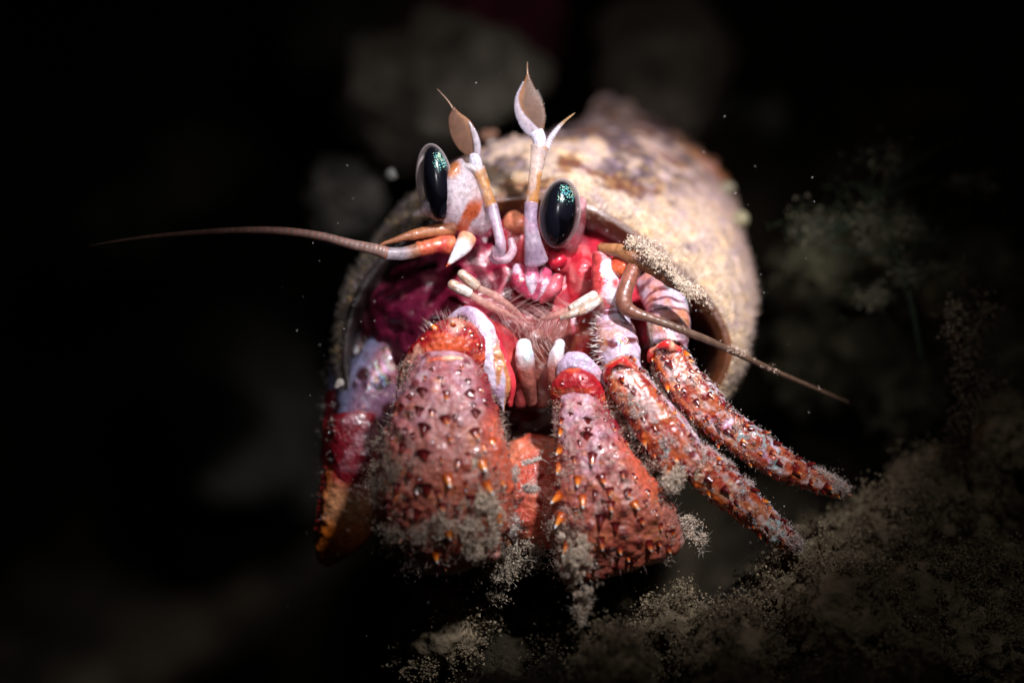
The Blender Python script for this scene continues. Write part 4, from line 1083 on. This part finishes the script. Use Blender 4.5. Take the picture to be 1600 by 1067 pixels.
def spot_col(seed):
    def f(s):
        n = fbm(s.V * 4, 4, seed)
        c = mix((0.15, 0.075, 0.12), (0.20, 0.06, 0.075), step(-0.3, 0.3, n))
        c = mix(c, (0.10, 0.14, 0.23), 0.7 * step(0.2, 0.7, np.cos(s.PHI)))
        d, i = cells(s.V * 5.5, seed + 5)
        return mix(c, (0.03, 0.006, 0.008), 0.95 * step(0.40, 0.28, d) * (i > 0.15))
    return f
def red_orange(seed):
    def f(s):
        n = fbm(s.V * 4, 4, seed)
        c = mix((0.24, 0.008, 0.014), (0.46, 0.20, 0.09), step(0.05, 0.3, s.S + 0.08 * n))
        c = mix(c, (0.62, 0.15, 0.015), step(0.4, 0.7, s.S + 0.12 * n))
        return mix(c, (0.62, 0.16, 0.03), 0.7 * step(0.6, 0.95, np.cos(s.PHI)))
    return f
lC = walking_leg([(640, 510, 0.85, 40, 38), (606, 565, 0.72, 48, 42), (580, 612, 0.65, 52, 44), (558, 660, 0.58, 40, 36)],
                 [(552, 655, 0.48, 36, 34), (556, 690, 0.46, 40, 34), (560, 725, 0.46, 42, 34), (558, 752, 0.48, 40, 32)],
                 [(556, 735, 0.48, 43, 32), (550, 775, 0.48, 46, 32), (540, 815, 0.5, 44, 30), (520, 850, 0.54, 28, 24), (508, 874, 0.58, 12, 14)],
                 780, spot_col(781), lambda s: mix((0.14, 0.006, 0.012), (0.27, 0.10, 0.12), step(0.0, 0.35, fbm(s.V * 4, 4, 783))), red_orange(784))
lD = walking_leg([(600, 500, 1.1, 36, 34), (572, 545, 0.98, 38, 36), (548, 590, 0.9, 34, 32), (535, 625, 0.85, 28, 28)],
                 [(535, 620, 0.85, 26, 26), (528, 660, 0.8, 22, 24), (522, 710, 0.8, 20, 22), (520, 745, 0.8, 17, 18)],
                 [(520, 738, 0.8, 17, 17), (515, 780, 0.8, 17, 17), (508, 820, 0.82, 15, 15), (502, 860, 0.86, 7, 8)],
                 800, spot_col(801), lambda s: mix((0.10, 0.006, 0.012), (0.24, 0.02, 0.02), step(-0.3, 0.3, fbm(s.V * 5, 4, 803))), red_orange(804))
for g in lC[1:] + lD[1:]:
    dust(g, 60, 6, None, 0.04, 0.02, a=(0.3, 0.26, 0.2), b=(0.55, 0.5, 0.45))
# row of granules along the outer edge of the left foot
p, n_ = lC[3].V, lC[3].N
for t in np.linspace(0.08, 0.72, 11):
    i = int(t * (p.shape[0] - 1)); j = int(0.02 * p.shape[1])
    put_spine(lC[0], p[i, j], n_[i, j], 0.035, 0.03, ME_SPD)
dust(g_in, 160, 40, lambda s: step(0.30, T_LIP, s.S) * (UV(s.V)[0] > 880) * (UV(s.V)[1] < 480), 0.02, 0.03, front=-1.0)

# loose silt lying on the crab
print('dust', sum(map(len, SILT_P)))
grains('silt_flecks', np.concatenate(SILT_P), np.concatenate(SILT_R), m_silt, None, np.concatenate(SILT_C), kind='stuff')

# ------------------------------------------------------------------ clumps of debris caught on the crab
def clump(name, paths, n, size, label, seed, a=(0.55, 0.41, 0.29), b=(0.86, 0.73, 0.59), cat='debris tuft'):
    r2 = np.random.default_rng(seed)
    pts = []
    for keys, w in paths:
        t = r2.random(int(n * w * 2.6))
        order = np.argsort(t)
        k = spline(np.array(keys, float), t[order])
        rad = k[:, 3] / 200
        c = P(k[:, 0], k[:, 1], k[:, 2])
        off = r2.normal(size=c.shape) * rad[:, None] * 0.55
        q = c + off
        q += 0.35 * rad[:, None] * np.stack([vnoise(q * 14, seed), vnoise(q * 14 + 9, seed + 1), vnoise(q * 14 + 19, seed + 2)], -1)
        keep = fbm(q * 9, 4, seed + 4) > 0.0
        pts.append(q[keep])
    pts = np.concatenate(pts)
    root = thing(name, pts[np.argmin(pts[:, 2])], label, cat)
    grains('silt_mass', pts, r2.uniform(size[0], size[1], len(pts)) * 0.55, m_silt, root, silt_colors(len(pts), a, b), kind='stuff')
    m = 120
    i = r2.integers(0, len(pts), m)
    hairs('fibres', pts[i], r2.normal(size=(m, 3)), r2.uniform(0.05, 0.13, m), 0.003, m_hair, root, cols=np.repeat(np.array([[0.6, 0.55, 0.46]]), m, 0), kind='stuff')
    return root
clump('debris_tuft', [([(880, 836, -0.6, 6), (900, 842, -0.64, 11), (910, 856, -0.64, 8)], 0.2), ([(902, 846, -0.66, 11), (900, 880, -0.66, 18), (903, 915, -0.64, 18), (905, 945, -0.62, 11), (908, 978, -0.6, 4)], 1.0)],
      6500, (0.006, 0.015), 'shaggy beige debris tuft hanging like a beard below the right claw', 21)
clump('debris_tuft', [([(660, 815, -0.62, 16), (700, 812, -0.7, 26), (740, 800, -0.72, 28), (762, 780, -0.72, 16), (752, 830, -0.7, 22), (740, 862, -0.62, 12)], 1.0), ([(636, 826, -0.55, 10), (650, 838, -0.58, 14), (640, 858, -0.5, 6)], 0.25), ([(740, 720, -0.8, 7), (752, 750, -0.8, 9), (748, 785, -0.76, 14)], 0.22)],
      9000, (0.006, 0.015), 'fluffy grey debris mass clinging to the lower front of the left claw', 22)
clump('debris_tuft', [([(985, 378, -0.15, 7), (1003, 388, -0.2, 13), (1025, 402, -0.26, 14), (1040, 418, -0.28, 9), (1052, 430, -0.28, 5)], 1.0), ([(1058, 436, -0.3, 5), (1080, 455, -0.32, 9), (1098, 466, -0.32, 10), (1106, 474, -0.3, 4)], 0.7)],
      2600, (0.006, 0.013), 'pale crumbly debris crust along the brown antenna scale at right', 23)
clump('debris_tuft', [([(775, 735, -0.52, 5), (800, 742, -0.5, 8), (822, 758, -0.42, 8), (838, 764, -0.36, 4)], 1.0), ([(800, 735, -0.5, 3), (822, 722, -0.45, 3), (845, 716, -0.36, 2)], 0.25), ([(790, 800, -0.45, 8), (806, 812, -0.44, 10), (800, 832, -0.44, 5)], 0.5)],
      2000, (0.005, 0.012), 'thin whitish debris strand stretched across the gap between the two claws', 24, (0.5, 0.42, 0.36), (0.75, 0.68, 0.62))
clump('debris_tuft', [([(1055, 735, -0.5, 12), (1048, 752, -0.5, 14), (1040, 762, -0.48, 6)], 1.0)], 1400, (0.005, 0.012), 'small ragged debris tuft under the knee of the lower right leg', 25)
clump('debris_tuft', [([(720, 870, -0.2, 18), (760, 890, -0.15, 26), (790, 880, -0.1, 22), (840, 862, -0.02, 16)], 1.0), ([(760, 890, -0.1, 24), (775, 925, -0.05, 16)], 0.5)],
      4200, (0.008, 0.018), 'dim brown debris bank under and between the claws', 26, (0.24, 0.19, 0.13), (0.40, 0.33, 0.25))
clump('debris_tuft', [([(1072, 812, -0.24, 9), (1084, 828, -0.22, 13), (1094, 846, -0.18, 9), (1098, 858, -0.16, 4)], 1.0)], 1300, (0.006, 0.014), 'short pale debris tuft at the lower right corner of the right claw', 27)
stone('shell_fragment', 530, 600, 0.42, 8, 6, 3, 40, 520, (0.30, 0.27, 0.24), (0.46, 0.42, 0.38), 'tiny white chip lying on the spotted left leg', 'fragment', None, 1.2, mt=m_shell)

# ------------------------------------------------------------------ weeds at right
wd = thing('sea_weed', P(1440, 420, 1.2), 'faint green weed with silty fronds in the gloom right of the shell', 'weed')
r3 = np.random.default_rng(31)
fr = [skin('frond', tube([(1225 + 20 * k, 362 + 8 * k, 1.4, 1.5, 1.5), (1300, 352 + 10 * k, 1.4, 2, 2), (1360 + 30 * k, 340 - 40 * k, 1.3, 2, 2), (1430 + 30 * k, 330 - 55 * k, 1.2, 1, 1)], 10, 40, (2, 2)), m_weed, wd, (0.012, 0.022, 0.009)) for k in range(3)]
fr.append(skin('frond', tube([(1300, 390, 1.4, 3, 3), (1400, 395, 1.3, 4, 3), (1460, 372, 1.2, 1, 1)], 10, 40, (2, 2)), m_weed, wd, (0.012, 0.022, 0.009)))
fr.append(skin('frond', tube([(1440, 560, 1.2, 3, 3), (1420, 460, 1.2, 4, 3), (1400, 400, 1.2, 3, 3), (1380, 340, 1.2, 1, 1)], 10, 40, (2, 2)), m_weed, wd, (0.012, 0.022, 0.009)))
pp = np.concatenate([P(r3.normal(u, w, n), r3.normal(v, w * 0.8, n), r3.normal(d, 0.12, n)) for u, v, d, w, n in
                     [(1270, 350, 1.4, 20, 260), (1360, 350, 1.3, 18, 300), (1420, 360, 1.2, 16, 260), (1350, 380, 1.3, 8, 120), (1420, 430, 1.2, 14, 240), (1365, 465, 1.3, 12, 200), (1465, 420, 1.2, 7, 160), (1500, 420, 1.2, 9, 90), (1390, 250, 1.4, 22, 160), (1500, 285, 1.3, 8, 90), (1530, 290, 1.3, 14, 90)]])
grains('silt_mass', pp, r3.uniform(0.006, 0.018, len(pp)), m_silt, wd, silt_colors(len(pp), (0.035, 0.035, 0.02), (0.11, 0.10, 0.06)), kind='stuff')
hy = thing('hydroid', P(1520, 790, 0.6), 'thin branching hydroid stalk coated with silt near the right edge', 'hydroid')
skin('stalk', tube([(1522, 800, 0.7, 5, 5), (1512, 700, 0.6, 4, 4), (1508, 600, 0.55, 4, 4), (1502, 530, 0.5, 3, 3), (1480, 482, 0.5, 1, 1)], 12, 60, (2, 2)), m_weed, hy, (0.10, 0.06, 0.035))
for k, (a, b) in enumerate([((1510, 640), (1540, 610)), ((1506, 570), (1530, 540)), ((1504, 545), (1540, 480)), ((1512, 690), (1490, 660)), ((1505, 560), (1488, 520))]):
    skin('twig', tube([(*a, 0.55, 3, 3), ((a[0] + b[0]) / 2 + 4, (a[1] + b[1]) / 2, 0.5, 2, 2), (*b, 0.5, 0.8, 0.8)], 8, 20, (1, 1)), m_weed, hy, (0.20, 0.13, 0.08))
pp = np.concatenate([P(r3.normal(u, w, n), r3.normal(v, h_, n), r3.normal(0.5, 0.06, n)) for u, v, w, h_, n in
                     [(1494, 505, 9, 16, 260), (1504, 545, 9, 20, 260), (1512, 590, 9, 16, 200), (1540, 600, 8, 10, 90), (1512, 640, 8, 18, 130), (1535, 500, 9, 12, 70), (1490, 660, 8, 8, 50), (1545, 480, 8, 10, 50)]])
grains('silt_mass', pp, r3.uniform(0.008, 0.02, len(pp)), m_silt, hy, silt_colors(len(pp), (0.10, 0.07, 0.045), (0.22, 0.17, 0.12)), kind='stuff')

for k_, (o_, cc) in enumerate(((wd, (0.03, 0.05, 0.02)), (hy, (0.12, 0.09, 0.06)))):
    q_ = P(r3.normal([1390, 1512][k_], [70, 16][k_], 260), r3.normal([360, 580][k_], [45, 65][k_], 260), r3.normal([1.3, 0.55][k_], 0.08, 260))
    hairs('fibres', q_, r3.normal(size=(260, 3)) + RT * 0.5, r3.uniform(0.06, 0.22, 260), 0.004, m_weed, o_, cols=np.repeat(np.array([cc]), 260, 0), kind='stuff')
# ------------------------------------------------------------------ specks drifting in the water
n = 620
u, v, d = rng.uniform(430, 1300, n), rng.uniform(90, 1000, n), rng.uniform(-0.8, 0.4, n)
keep = rng.random(n) < np.exp(-(((u - 860) / 330) ** 2 + ((v - 620) / 330) ** 2))
grains('drifting_specks', P(u, v, d)[keep], rng.uniform(0.002, 0.0055, keep.sum()), m_silt, None, silt_colors(keep.sum(), (0.5, 0.48, 0.46), (0.8, 0.78, 0.75)), kind='stuff')
